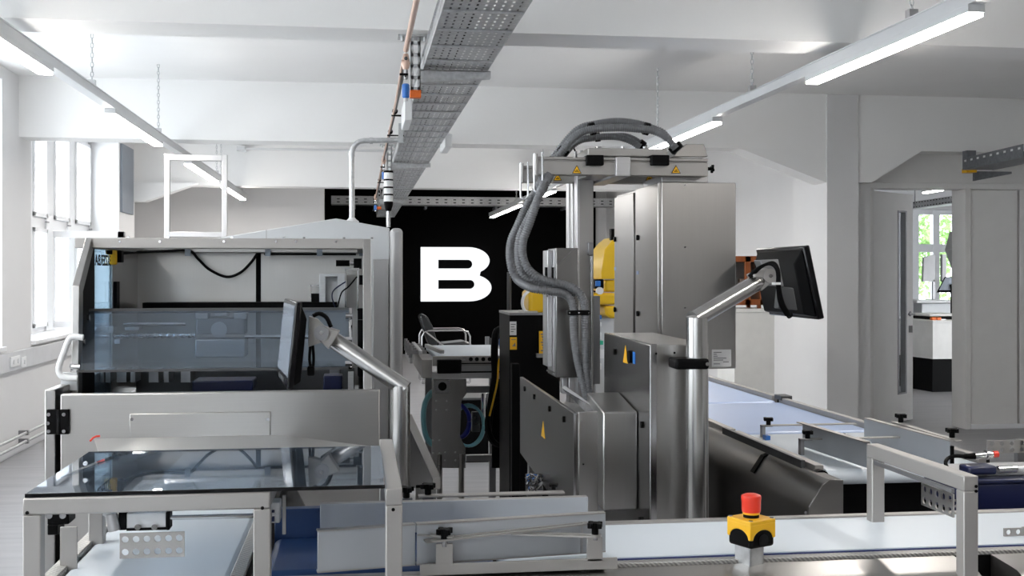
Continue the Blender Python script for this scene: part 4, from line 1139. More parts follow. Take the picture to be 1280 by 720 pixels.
def robot():
    Y = 5.4
    R = thing('industrial_robot', 'yellow industrial robot arm partly hidden behind the lift column', 'robot', (at(700, 500, Y + .4).x, Y + .4, 0))
    xb0, xb1 = at(637, 430, Y).x, at(700, 430, Y).x
    zt = at(660, 392, Y).z
    MB().box(xb0, xb1, Y, Y + .4, 0, zt).build('base_housing', 'black_plastic', R, bevel=.006)
    MB().px(637, 391, 700, 394, Y - .01, Y + .4).build('base_flange', 'alu_dark', R)
    MB().px(637.2, 402, 645.5, 419, Y - .004, Y).build('rating_label', 'paper', R)
    stuff(MB().px(638.5, 405, 644.5, 406, Y - .005, Y - .004).px(638.5, 408, 643, 409, Y - .005, Y - .004).px(638.5, 411, 644.5, 412, Y - .005, Y - .004).px(638.5, 414, 642, 415, Y - .005, Y - .004).build('label_print', 'print_grey', R))
    y = MB().px(637.5, 421.5, 646, 437, Y - .004, Y).build('warning_label', 'yellow', R)
    stuff(MB().px(639, 424, 645, 424.8, Y - .005, Y - .004).prism([at(640, 433, Y - .004), at(644, 428, Y - .004), at(644.5, 433, Y - .004)], (0, -.001, 0)).build('label_print', 'print_grey', y))
    y = MB().px(674, 414, 686, 442, Y - .02, Y - .012).build('warning_label', 'yellow', R)
    m = MB()
    for k in range(7): m.px(676 + (k % 3), 417 + k * 3.4, 679 + (k % 2) * 2, 418.6 + k * 3.4, Y - .022, Y - .02)
    stuff(m.build('label_print', 'print_grey', y))
    MB().px(671, 442, 690, 447, Y - .03, Y).build('label_bracket', 'alu_dark', R)
    # yellow joint housings
    MB().px(661, 363, 694, 392, Y + .05, Y + .3).build('shoulder_cover', 'robot_yellow', R, bevel=.02, seg=4)
    MB().tube(curve([at(662, 363, Y + .04), at(655, 370, Y + .03), at(653, 380, Y + .03), at(656, 388, Y + .03), at(661, 391, Y + .04)], 8), .008, 8).build('air_hose', 'white_plastic', R, smooth=True)
    MB().px(655, 389, 672, 392, Y + .0, Y + .2).build('bracket', 'alu', R)
    ya = Y + .05
    m = MB().prism([at(752, 349, ya), at(751.5, 340, ya), at(756, 312, ya), at(764, 302, ya), at(772, 296, ya), at(772, 298, ya), at(772, 349, ya)], (0, .3, 0))
    m.build('upper_arm', 'robot_yellow', R, bevel=.03, seg=4)
    MB().px(756, 350, 772, 365, ya + .01, ya + .3).build('elbow', 'robot_yellow', R, bevel=.012, seg=3)
    MB().px(740, 366.5, 772, 381, ya, ya + .3).build('forearm', 'robot_yellow', R, bevel=.012, seg=3)
    MB().prism([at(756, 382.5, ya), at(772, 382.5, ya), at(772, 398, ya), at(764, 398, ya), at(757, 394, ya)], (0, .3, 0)).build('wrist', 'robot_yellow', R, bevel=.012, seg=3)
    MB().px(764, 286, 772, 300, ya + .02, ya + .06).build('top_plug', 'black_plastic', R)
    MB().px(744, 349, 755, 361, ya - .06, ya).build('connector_block', 'black_plastic', R, bevel=.006)
    MB().px(744.5, 351, 751, 358, ya - .075, ya - .06).build('connector', 'blue_part', R, bevel=.004)
    disc(MB(), at(749, 363.5, ya - .06), (0, -1, 0), .018, .02, 14).build('pressure_gauge', 'white_plastic', R, smooth=True)
    MB().box(at(747, 400, ya).x, at(770, 400, ya).x, ya + .05, ya + .35, 0, at(770, 398, ya).z).build('pedestal', 'hood_white', R)
    each(MB().px(741, 403, 752, 408, ya, ya + .05).px(741, 416, 752, 424, ya - .01, ya + .05).px(741, 437, 755, 448, ya, ya + .05).px(741, 455, 752, 462, ya, ya + .05), 'fitting', 'white_plastic', R)
    MB().px(741, 426, 754, 431, ya - .01, ya + .05).build('terminal', 'green', R)
    MB().px(741, 394, 752, 399, ya, ya + .05).build('cable_plug', 'blue_part', R)
    MB().box(xb1, at(747, 400, ya).x, Y + .3, Y + .6, .4, .5).build('base_link', 'black_plastic', R)
robot()
def armchair():
    Y = 15.5
    c = at(558, 440, Y)
    R = thing('cantilever_chair', 'black leather chair with chrome tube armrests before the black wall', 'chair', (c.x, Y, 0))
    P = lambda px, py, d=0: at(px, py, Y + d)
    zs = .44
    x0, x1 = P(550, 428).x, P(587, 428).x
    m = MB(); m.prism([(x0, Y - .22, zs), (x1, Y - .22, zs + .03), (x1 + .03, Y - .22, zs + .09), (x1 - .1, Y - .22, zs + .13), (x0, Y - .22, zs + .10)], (0, .5, 0))
    m.build('seat', 'chair_leather', R, bevel=.03, seg=3)
    m = MB(); m.prism([P(536, 431, -.22), P(524, 396, -.22), P(528, 393, -.22), P(534, 395, -.22), P(541, 408, -.22), P(548, 431, -.22)], (0, .5, 0))
    m.build('backrest', 'chair_leather', R, bevel=.03, seg=3)
    for k, d in enumerate((-.28, .34)):
        zt = P(560, 412).z
        xa, xb = P(526, 412).x, P(585, 412).x
        pts = [(xa, Y + d, .015), (xa, Y + d, zt - .08), (xa + .03, Y + d, zt - .02), (xa + .09, Y + d, zt), (xb - .09, Y + d, zt), (xb - .03, Y + d, zt - .02), (xb, Y + d, zt - .08), (xb, Y + d, .015), ]
        MB().tube(pts, .014, 10).build('arm_frame', 'steel_gloss', R, smooth=True)
        MB().cyl((xa, Y + d, .015), (xb, Y + d, .015), .014, 10).build('floor_runner', 'steel_gloss', R, smooth=True)
        MB().cyl((xa + .06, Y + d, zt - .02), (x0 + .1, Y + d, zs + .02), .012, 8).build('brace', 'steel_gloss', R, smooth=True)
    for x in (x0 + .05, x1 - .05): MB().cyl((x, Y - .28, zs + .01), (x, Y + .34, zs + .01), .012, 8).build('seat_rail', 'steel_gloss', R, smooth=True)
armchair()
# ================================================================ right: lifting column, hoses, cabinets
def tri_sign(px, py, Y, parent, s=5.6, d=-.003):
    a, b, c = at(px, py - s, Y + d), at(px + s * 1.05, py + s * .85, Y + d), at(px - s * 1.05, py + s * .85, Y + d)
    g = (a + b + c) / 3
    o = MB().prism([a, b, c], (0, .0015, 0)).build('warning_sign', 'black_plastic', parent)
    f = lambda p: p.lerp(g, .18) + Vector((0, -.0005, 0))
    MB().prism([f(a), f(b), f(c)], (0, .0005, 0)).build('sign_face', 'yellow', o)
    q = MB(); e = lambda x, z: g + Vector((x, -.0012, z))
    k = .0025 * s / 5.6
    q.prism([e(-2.6 * k, -1.4 * k), e(2.6 * k, -1.4 * k), e(2.6 * k, -.8 * k), e(-1.2 * k, -.5 * k), e(-2.6 * k, .2 * k)], (0, .0006, 0)).prism([e(-1.0 * k, 0), e(1.8 * k, -.1 * k), e(1.8 * k, .7 * k), e(-.6 * k, 1.2 * k)], (0, .0006, 0))
    stuff(q.build('sign_symbol', 'black_matte', o))
def lift_column():
    Y = 3.70
    fx0, fx1 = at(722, 330, Y).x, at(742, 330, Y).x
    R = thing('lifting_column', 'tall aluminium lifting column with overhead clamp beam and grey hoses', 'machine', ((fx0 + fx1) / 2, Y + .1, 0))
    ztop = at(732, 219, Y).z
    # extruded mast: core with two flanges so that slots run down its side
    D = .2
    MB().box(fx0 + .006, fx1, Y, Y + D, 0, ztop).build('mast', 'alu_satin', R, bevel=.002)
    each(MB().box(fx0 - .002, fx0 + .008, Y, Y + .05, 0, ztop).box(fx0 - .002, fx0 + .008, Y + .08, Y + .12, 0, ztop).box(fx0 - .002, fx0 + .008, Y + .15, Y + D, 0, ztop), 'mast_rib', 'alu', R, bevel=.0015)
    # shaft on the right of the mast
    MB().cyl(at(739, 320, Y - .02), at(739, 500, Y - .02), .005, 12).build('guide_shaft', 'steel_gloss', R, smooth=True)
    MB().px(735.5, 303, 742, 319, Y - .02, Y).build('shaft_block', 'alu_dark', R, bevel=.002)
    MB().px(742, 370, 750, 480, Y, Y + .05).build('cable_duct', 'alu_dark', R)
    # carriage
    Yc = 3.52
    cx0, cx1, ca, cb = at(695, 390, Yc).x, at(723.5, 390, Yc).x, at(683, 390, Yc + .08).x, at(690, 390, Yc + .06).x
    z0, z1 = at(705, 472, Yc).z, at(705, 310, Yc).z
    MB().box(cx0, cx1, Yc, Yc + .16, z0, z1).build('carriage', 'steel_dark', R, bevel=.003)
    MB().bar(at(697, 331, Yc - .0012), at(717, 311, Yc - .0012), .0012, .0016, (0, 1, 0)).build('fold_line', 'alu_dark', R)
    each(MB().box(ca, ca + .016, Yc + .06, Yc + .15, z0 + .03, z1 - .006).box(ca + .019, cx0 - .001, Yc + .03, Yc + .15, z0 + .015, z1 - .004), 'carriage_rail', 'alu', R, bevel=.002)
    each(MB().px(682, 334, 684.5, 346, Yc + .06, Yc + .08).px(690, 334, 692.5, 349, Yc + .02, Yc + .03), 'latch', 'black_plastic', R)
    m = MB()
    for p in ((684, 370), (692, 371), (684, 463), (692, 467)): disc(m, at(p[0], p[1], Yc + .03), (0, -1, 0), .003, .003, 8)
    stuff(m.build('screw', 'steel_gloss', R))
    each(MB().px(703, 472, 709, 492, Yc + .02, Yc + .06).px(711, 472, 719, 494, Yc + .01, Yc + .06), 'carriage_foot', 'alu', R, bevel=.002)
    # overhead beams
    Yb = 3.45
    bx0, bx1 = at(672, 208, Yb).x, at(885, 208, Yb).x
    zb0, zb1 = at(780, 219, Yb).z, at(780, 197, Yb).z
    def beam(y, x0, x1):
        o = MB().box(x0, x1, y, y + .055, zb0, zb1 - .014).box(x0, x1, y + .006, y + .049, zb1 - .014, zb1 - .009).box(x0, x1, y, y + .055, zb1 - .009, zb1)
        return o.build('clamp_beam', 'alu_satin', R, bevel=.0015)
    beam(Yb, bx0, bx1); beam(Yb + .30, bx0, bx1)
    tri_sign(721, 212, Yb, R); tri_sign(845, 212, Yb, R)
    tri_sign(697, 221.5, Yb + .30, R, 5.0); tri_sign(812, 221.5, Yb + .30, R, 5.0)
    for y in (Yb, Yb + .30):
        MB().box(bx0 - .006, bx0, y - .004, y + .06, zb0 - .003, zb1 + .008).build('end_plate', 'alu_satin', R, bevel=.001)
        for dx in (-.012, .022) if y == Yb else (-.012,):
            pass
    for y in (Yb - .008, Yb + .292):
        a = at(671, 244, y)
        xa, xb = bx0 - .008, bx0 + .013
        pts = [(xa, y + .02, zb1 + .01), (xa, y + .02, zb0 - .04), (xa + .003, y + .012, zb0 - .052), ((xa + xb) / 2, y + .004, zb0 - .06), (xb - .003, y - .002, zb0 - .052), (xb, y - .004, zb0 - .04), (xb, y - .004, zb1 + .012)]
        MB().tube(curve(pts, 5), .0034, 8).build('cable_hook', 'steel_gloss', R, smooth=True)
    # cross members and mounting head
    MB().px(770, 196, 788.5, 220.5, Yb - .012, Yb + .37).build('centre_yoke', 'alu', R, bevel=.003)
    hp = MB().px(735, 185.5, 834, 195.5, Yb + .02, Yb + .34).build('top_plate', 'alu_satin', R, bevel=.003)
    m = MB()
    for p in (746, 778, 806, 822): m.cyl(at(p, 185.5, Yb + .1), at(p, 183.3, Yb + .1), .006, 10)
    stuff(m.build('bolt', 'steel_gloss', hp))
    for a, b in ((733.5, 755), (814.5, 837)):
        MB().px(a, 193.5, b, 206.5, Yb - .02, Yb + .08).build('clamp_block', 'black_plastic', R, bevel=.003)
    MB().box(fx0 + .0, fx1 + .05, Yb + .06, Yb + .30, zb0 + .004, zb1 - .02).build('mast_head', 'alu_dark', R)
    MB().px(827, 219.5, 885, 228, Yb + .06, Yb + .3).build('support_block', 'alu', R, bevel=.002)
    m = MB().prism([at(842, 196, Yb + .06), at(846, 190, Yb + .06), at(858, 180, Yb + .06), at(880, 180, Yb + .06), at(885, 196, Yb + .06)], (0, .22, 0))
    m.build('hose_hood', 'steel_dark', R, bevel=.002)
    e = at(885, 211, Yb + .03)
    k = MB(); knob(k, (0, 0, 0), .010, .018); k.xform(Matrix.Translation(e) @ Matrix.Rotation(math.pi / 2, 4, 'Y')); k.build('end_knob', 'black_plastic', R)
    MB().px(748, 183, 752, 186, Yb + .05, Yb + .07).cyl(at(720, 189, Yb + .2), at(720, 197, Yb + .2), .004, 8).cyl(at(727, 188, Yb + .2), at(727, 197, Yb + .2), .005, 8).build('stud', 'alu_dark', R)
    MB().tube(curve([at(719, 189, Yb + .2), at(717, 184, Yb + .2), at(716, 178, Yb + .2)], 5), .003, 6).build('wire', 'black_plastic', R, smooth=True)
    # corrugated hoses
    def H(pts, r=.0132): corrugated([at(p[0], p[1], p[2]) for p in pts], r).build('corrugated_hose', 'hose_grey', R, smooth='all')
    h1, h2 = Yb + .10, Yb + .18
    H([(694, 200, h1), (703, 189, h1), (716, 173, h1), (728, 165, h1), (745, 161, h1), (772, 159.5, h1), (797, 161, h1), (815, 163, h1), (832, 171, h1), (845, 186, h1)])
    H([(690, 199, h2), (700, 186, h2), (712, 171, h2), (725, 160, h2), (743, 155, h2), (770, 151.5, h2), (795, 154, h2), (815, 160, h2), (830, 167, h2), (842, 184, h2)], .012)
    H([(700, 200, h2 - .03), (712, 185, h2), (726, 175, h2), (744, 171.5, h2), (770, 171, h2), (788, 176, h2), (800, 184, h2)], .012)
    H([(722, 176, h2 + .05), (744, 173, h2 + .06), (775, 169, h2 + .06), (792, 173, h2 + .06), (808, 184, h2 + .06)], .009)
    a, b = Yb - .02, Yb + .06
    H([(694, 200, h1), (687, 214, Yb + .02), (676, 238, a), (668, 262, a), (661, 282, a), (653.5, 303, a), (655, 326, a), (667, 343, a), (688, 352, a), (712, 358, a), (726, 369, a), (731, 386, a), (731.5, 412, a), (732.5, 463, a), (737, 498, a)])
    H([(690, 199, h2), (683, 214, Yb + .05), (670, 238, b), (658, 258, b), (648, 280, b), (638.5, 303, b), (638, 328, b), (646, 349, b), (664, 360, a), (687, 364, a - .01), (706, 368, a), (716, 381, a), (717, 410, a), (721, 446, a), (729, 480, a), (735, 502, a)])
    H([(697, 202, h1 + .03), (685, 224, Yb), (674, 246, a + .04), (662, 270, a + .04), (650, 296, a + .04), (648, 325, a + .03), (656, 345, a + .03), (676, 356, a + .03), (700, 360, a + .03), (720, 368, a + .03)])
    # bands
    def band(px, py, w, h, y, rot=0):
        m = MB().box(-w / 2, w / 2, -.028, .028, -h / 2, h / 2); c = at(px, py, y)
        m.xform(Matrix.Translation(c) @ Matrix.Rotation(rot, 4, 'Y')); return m.build('hose_clamp', 'black_plastic', R, bevel=.004)
    o = MB().px(710, 388, 738, 394, a - .018, a + .018).build('hose_clamp', 'black_plastic', R, bevel=.004)
    m = MB()
    for p in (712, 723.5, 736): disc(m, at(p, 391, a - .018), (0, -1, 0), .0025, .002, 8)
    stuff(m.build('clamp_screw', 'steel_gloss', o))
    def ring(px, py, y, dx, dy, r, L):
        c = at(px, py, y); d = (at(px + dx, py + dy, y) - c).normalized()
        return MB().cyl(c - d * L / 2, c + d * L / 2, r, 16).build('hose_band', 'black_plastic', R, smooth=True)
    ring(740, 161, h1 + .03, 8, -2, .021, .018); ring(747, 171.5, h2 + .01, 10, -1, .015, .016)
    ring(808, 161, h1 + .03, 8, 2, .021, .018); ring(704, 189, h1 + .02, 5, -6, .019, .018)
    ring(845, 185, h1 + .02, 4, 5, .023, .026); ring(802, 181, h2 + .02, 4, 3, .016, .02)
lift_column()
def cabinets():
    # tall switch cabinet, its back to the camera
    Y0 = 3.42
    x0, x1 = at(822.5, 340, Y0).x, at(920, 340, Y0).x
    zt, zb = at(870, 228, Y0).z, at(900, 461, Y0).z
    R = thing('switch_cabinet', 'tall stainless switch cabinet under the overhead clamp beam', 'cabinet', ((x0 + x1) / 2, Y0 + .3, 0))
    ym = atX(794, 300, x0).y; yk = atX(767, 300, x0).y
    MB().box(x0 + .012, x1, Y0, yk, zb, zt).build('body', 'steel', R, bevel=.003)
    MB().box(x0 + .0005, x0 + .012, Y0 + .004, ym, zb, zt - .002).build('side_door', 'steel', R, bevel=.002)
    MB().box(x0 + .0005, x0 + .012, ym + .03, yk - .01, zb, zt - .01).build('side_door', 'steel', R, bevel=.002)
    for px, py in ((769, 299), (769, 387), (797.5, 297), (797.5, 392)):
        c = atX(px, py, x0); MB().cyl((x0 + .002, c.y, c.z), (x0 - .005, c.y, c.z), .009, 12).build('lock', 'black_plastic', R, smooth=True)
    for px, py in ((769, 336), (797, 341)):
        c = atX(px, py, x0); MB().box(x0 - .001, x0 + .001, c.y - .012, c.y + .012, c.z - .006, c.z + .006).build('sticker', 'belt_light_blue', R)
    m = MB()
    for p in ((856, 309), (856, 385), (856, 231.5), (857, 434)): disc(m, at(p[0], p[1], Y0), (0, -1, 0), .003, .004, 8)
    stuff(m.build('screw', 'steel_gloss', R))
    lb = MB().px(890, 437, 914, 458.5, Y0 - .002, Y0).build('rating_plate', 'paper', R)
    m = MB()
    for k, (a, b) in enumerate(((892, 902), (892, 896), (892, 897), (892, 908), (892, 904), (904, 911), (892, 900))): m.px(a, 440 + k * 2.4, b, 440.9 + k * 2.4, Y0 - .0026, Y0 - .002)
    stuff(m.build('plate_print', 'print_grey', lb))
    MB().box(x0 + .03, x0 + .09, Y0 + .35, yk - .05, 0, zb).build('stand', 'steel_dark', R)
    MB().box(x1 - .16, x1 - .10, Y0 + .35, yk - .05, 0, zb).build('stand', 'steel_dark', R)
    # lower cabinet
    Y1 = 2.82
    a0, a1 = at(813, 540, Y1).x, at(886, 540, Y1).x
    za = at(812, 430, Y1).z
    L = thing('control_cabinet', 'waist high dark stainless control cabinet beside the right monitor post', 'cabinet', ((a0 + a1) / 2, Y1 + .25, 0))
    yb = atX(755, 500, a0).y
    zc = atX(755, 416, a0).z
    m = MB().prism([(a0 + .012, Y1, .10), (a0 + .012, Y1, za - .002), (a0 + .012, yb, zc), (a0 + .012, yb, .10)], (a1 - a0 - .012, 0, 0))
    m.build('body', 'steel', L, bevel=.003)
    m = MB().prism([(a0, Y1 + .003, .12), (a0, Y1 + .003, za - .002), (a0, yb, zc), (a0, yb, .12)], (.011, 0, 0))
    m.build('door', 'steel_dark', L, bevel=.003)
    MB().box(a0 + .001, a0 + .016, Y1 - .002, Y1 + .002, .12, za).build('door_edge', 'steel_gloss', L)
    for px, py in ((769, 440), (757, 506), (803, 531), (801, 650)):
        c = atX(px, py, a0); MB().cyl((a0 + .001, c.y, c.z), (a0 - .005, c.y, c.z), .009, 12).build('lock', 'black_plastic', L, smooth=True)
    c = atX(782, 444, a0)
    tz = MB().prism([(a0 - .001, c.y - .028, c.z - .022), (a0 - .001, c.y + .028, c.z - .022), (a0 - .001, c.y, c.z + .028)], (.001, 0, 0)).build('warning_sign', 'yellow', L)
    c = atX(788, 446, a0)
    MB().cyl((a0, c.y, c.z), (a0 - .006, c.y, c.z), .018, 14).build('switch', 'black_plastic', L, smooth=True)
    MB().box(a0 - .001, a0 + .001, c.y - .055, c.y - .03, c.z - .016, c.z + .016).build('sticker', 'blue_part', L)
    m = MB()
    for p in ((820, 442), (843, 441)): disc(m, at(p[0], p[1], Y1), (0, -1, 0), .003, .002, 8)
    stuff(m.build('screw', 'black_plastic', L))
    each(MB().box(a0 + .02, a0 + .05, Y1 + .05, Y1 + .08, 0, .10).box(a1 - .05, a1 - .02, Y1 + .05, Y1 + .08, 0, .10).box(a0 + .02, a0 + .05, yb - .08, yb - .05, 0, .10).box(a1 - .05, a1 - .02, yb - .08, yb - .05, 0, .10), 'foot', 'steel', L)
    # projecting box on its left side
    Yq = 2.95
    b0, b1 = at(754, 570, Yq).x, a0 - .002
    zt2 = at(765, 515, Yq).z
    m = MB().prism([(b0, Yq, at(765, 638, Yq).z), (b0, Yq, zt2), (b0, Yq + .22, zt2 + .03), (b0, Yq + .22, at(765, 638, Yq).z)], (b1 - b0, 0, 0)).build('side_box', 'steel', L, bevel=.004)
    # low drive cover to the left
    Y2 = 3.02
    c0, c1 = at(718, 560, Y2).x, at(748, 560, Y2).x
    D = thing('drive_cover', 'dark stainless drive cover with sloping top left of the control cabinet', 'machine', ((c0 + c1) / 2, Y2 + .4, 0))
    zq = at(718, 517, Y2).z
    yk2 = atX(650, 480, c0).y; zk = atX(650, 471, c0).z; zm = atX(650, 566, c0).z
    ya = atX(685, 620, c0).y
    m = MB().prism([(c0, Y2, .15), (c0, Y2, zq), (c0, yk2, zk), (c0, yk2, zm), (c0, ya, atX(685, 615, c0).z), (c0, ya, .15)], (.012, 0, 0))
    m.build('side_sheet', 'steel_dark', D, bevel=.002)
    MB().box(c0 + .012, c1, Y2 + .002, Y2 + .02, .15, zq + .004).build('front_sheet', 'steel', D, bevel=.002)
    MB().prism([(c0 + .012, Y2 + .01, zq), (c0 + .012, yk2 - .3, zk - .06), (c0 + .012, yk2 - .3, zk - .07), (c0 + .012, Y2 + .01, zq - .01)], (c1 - c0 + .04, 0, 0)).build('top_sheet', 'steel', D)
    MB().box(c0 - .002, c0 + .003, Y2 - .003, Y2 + .003, .15, zq).build('edge_strip', 'steel_gloss', D)
    for px, py in ((687, 511), (705, 524), (656, 486), (668, 496)):
        c = atX(px, py, c0); MB().cyl((c0 + .001, c.y, c.z), (c0 - .004, c.y, c.z), .009, 12).build('lock', 'black_plastic', D, smooth=True)
    c = atX(679, 538, c0)
    MB().prism([(c0 - .001, c.y - .035, c.z - .022), (c0 - .001, c.y + .035, c.z - .022), (c0 - .001, c.y, c.z + .03)], (.001, 0, 0)).build('warning_sign', 'yellow', D)
    m = MB()
    for p in ((727, 526), (729, 580)): disc(m, at(p[0], p[1], Y2), (0, -1, 0), .0025, .003, 8)
    stuff(m.build('screw', 'steel_gloss', D))
    MB().box(c1, c1 + .02, Y2 + .10, Y2 + .14, .15, zq).build('gap_strip', 'black_matte', D)
    each(MB().box(c0 + .02, c0 + .05, Y2 + .05, Y2 + .09, 0, .15).box(c0 + .02, c0 + .05, yk2 - .09, yk2 - .05, 0, zm + .05), 'foot', 'steel_dark', D)
    # polished chute lying between cover and mast
    MB().prism([at(702, 485, 3.25), at(706, 482, 3.25), at(760, 520, 3.05), at(735, 518, 3.05)], (.03, .08, -.02)).build('chute', 'steel_gloss', D)
    # dark column left
    o = MB().box(at(640, 560, 5.0).x, at(650, 560, 5.0).x, 5.0, 5.06, 0, at(645, 455, 5.0).z).build('dark_post', 'black_plastic', bevel=.003)
    tag(o, 'slim black machine post at the left edge of the drive cover', 'post')
    r = thing('wire_tangle', 'tangle of thin silver and blue wires below the drive cover', 'cables', at(668, 612, 3.6))
    rnd = random.Random(11)
    for k in range(16):
        pts = [at(657 + rnd.random() * 22, 592 + rnd.random() * 26, 3.55 + rnd.random() * .1) for i in range(5)]
        MB().tube(curve(pts, 5), .0022, 5).build('wire', ('steel_gloss', 'dark_grey_plastic', 'steel_gloss', 'alu', 'blue_part')[k % 5 if k < 9 else 2], r, smooth=True)
    MB().px(660, 596, 678, 622, 3.66, 3.72).build('terminal_block', 'dark_grey_plastic', r)
cabinets()
def right_monitor():
    Yp = 2.74
    top = at(871, 397, Yp)
    R = thing('rear_view_monitor', 'black monitor seen from behind on a bent steel tube arm at right', 'monitor', (top.x, Yp, 0))
    MB().cyl((top.x, Yp, 0), (top.x, Yp, top.z), .0272, 28).build('post', 'steel_tube', R, smooth=True)
    el = at(948, 352, Yp + .12)
    MB().cyl(top - (el - top).normalized() * .016, el, .0225, 24).build('arm', 'steel_tube', R, smooth=True)
    MB().lathe((top.x, Yp, 0), [(.07, 0), (.07, .012), (.03, .016), (.028, .03)], 20).build('base_plate', 'steel', R, smooth=True)
    c = MB().px(845, 448.5, 887, 462, Yp - .034, Yp + .04).build('post_clamp', 'black_plastic', R, bevel=.006)
    disc(MB(), at(884, 455, Yp - .034), (0, -1, 0), .005, .003, 10).build('bolt', 'steel_gloss', c)
    Yn = 3.0
    monitor(R, at(1012, 306, Yn), at(1031, 398, Yn), at(952, 308, 3.38), .045, 1)
    j = at(962, 345, Yp + .14)
    Yj = Yp + .12
    MB().prism([at(950, 325, Yj + .0), at(973, 324, Yj), at(980, 358, Yj), at(962, 357, Yj)], (0, .05, 0)).build('mount_plate', 'alu_dark', R, bevel=.002)
    MB().prism([at(941, 343, Yj - .02), at(958, 335, Yj - .02), at(968, 341, Yj - .02), at(967, 352, Yj - .02), at(952, 364, Yj - .02)], (0, .055, 0)).build('clamp_head', 'alu_satin', R, bevel=.003)
    d = disc(MB(), at(963, 345, Yj - .022), (0, -1, 0), .019, .006, 20).build('pivot_disc', 'alu_satin', R, smooth=True)
    disc(MB(), at(963, 345, Yj - .028), (0, -1, 0), .005, .003, 8).build('bolt', 'steel_gloss', d)
    MB().prism([at(976, 358, Yj + .02), at(992, 360, Yj + .02), at(997, 388, Yj + .02), at(973, 386, Yj + .02)], (.01, .06, 0)).build('connector_cover', 'dark_grey_plastic', R, bevel=.003)
    for k in range(3):
        o = k * 2.2
        MB().tube(curve([at(936 + o, 345, Yj - .01), at(948 + o, 335 - o * .4, Yj - .03), at(962 + o, 330 - o * .4, Yj - .04), at(971 + o * .5, 338, Yj - .045), at(972 + o * .6, 360, Yj - .04), at(975 + o, 380, Yj - .03), at(983 + o, 394, Yj - .02)], 6), .0042, 8).build('cable', 'black_plastic', R, smooth=True)
    MB().px(969, 353, 976, 356, Yj - .055, Yj - .03).build('cable_tie', 'white_plastic', R)
    MB().tube(curve([at(983, 393, Yj - .02), at(986, 397, Yj - .02), at(990, 394, Yj - .02), at(988, 391, Yj - .02)], 5), .003, 6).build('cable', 'black_plastic', R, smooth=True)
right_monitor()
def display_case():
    Y = 9.0
    p0, p1 = at(918, 430, Y), at(968, 430, Y)
    z = at(940, 386, Y).z
    P = thing('white_pedestal', 'white pedestal under the small wooden display case', 'pedestal', ((p0.x + p1.x) / 2, Y + .2, 0))
    MB().box(p0.x, p1.x, Y, Y + .45, .06, z - .03).build('body', 'counter_white', P, bevel=.004)
    MB().box(p0.x + .02, p1.x - .02, Y + .02, Y + .43, 0, .06).build('plinth', 'machine_grey', P)
    MB().box(p0.x - .005, p1.x + .005, Y - .005, Y + .455, z - .03, z).build('top', 'counter_white', P, bevel=.003)
    w0, w1 = at(914, 350, Y).x, at(959, 350, Y).x; zt = at(940, 320, Y).z; z0 = z + .03
    C = thing('display_case', 'small cherry wood display case with glass on the white pedestal', 'cabinet', ((w0 + w1) / 2, Y + .2, z))
    t = .05
    for x in (w0, (w0 + w1) / 2 - t / 2, w1 - t): MB().box(x, x + t, Y + .03, Y + .06, z0, zt).build('stile', 'cherry_wood', C, bevel=.003)
    for zz in (z0, zt - t): MB().box(w0, w1, Y + .03, Y + .06, zz, zz + t).build('rail', 'cherry_wood', C, bevel=.003)
    each(MB().box(w0, w1, Y + .06, Y + .38, zt - .03, zt).box(w0, w1, Y + .06, Y + .38, z0, z0 + .03).box(w0, w0 + .02, Y + .06, Y + .38, z0, zt).box(w1 - .02, w1, Y + .06, Y + .38, z0, zt), 'panel', 'cherry_wood', C)
    MB().box(w0 + .02, w1 - .02, Y + .37, Y + .38, z0, zt).build('back_panel', 'counter_white', C)
    for a, b in ((w0 + t, (w0 + w1) / 2 - t / 2), ((w0 + w1) / 2 + t / 2, w1 - t)): MB().box(a, b, Y + .042, Y + .046, z0 + t, zt - t).build('pane', 'clear_glass', C)
    for x in (w0 + .03, w1 - .06):
        for y in (Y + .06, Y + .32): MB().box(x, x + .03, y, y + .03, z, z0).build('foot', 'cherry_wood', C)
    o = MB().box((w0 + w1) / 2 - .03, (w0 + w1) / 2 + .03, Y + .15, Y + .2, z0 + .03, z0 + .22).box((w0 + w1) / 2 - .05, (w0 + w1) / 2 + .05, Y + .13, Y + .22, z0 + .03, z0 + .05).build('brass_weight', 'copper', bevel=.006)
    tag(o, 'small brass coloured exhibit inside the wooden display case', 'exhibit')
display_case()
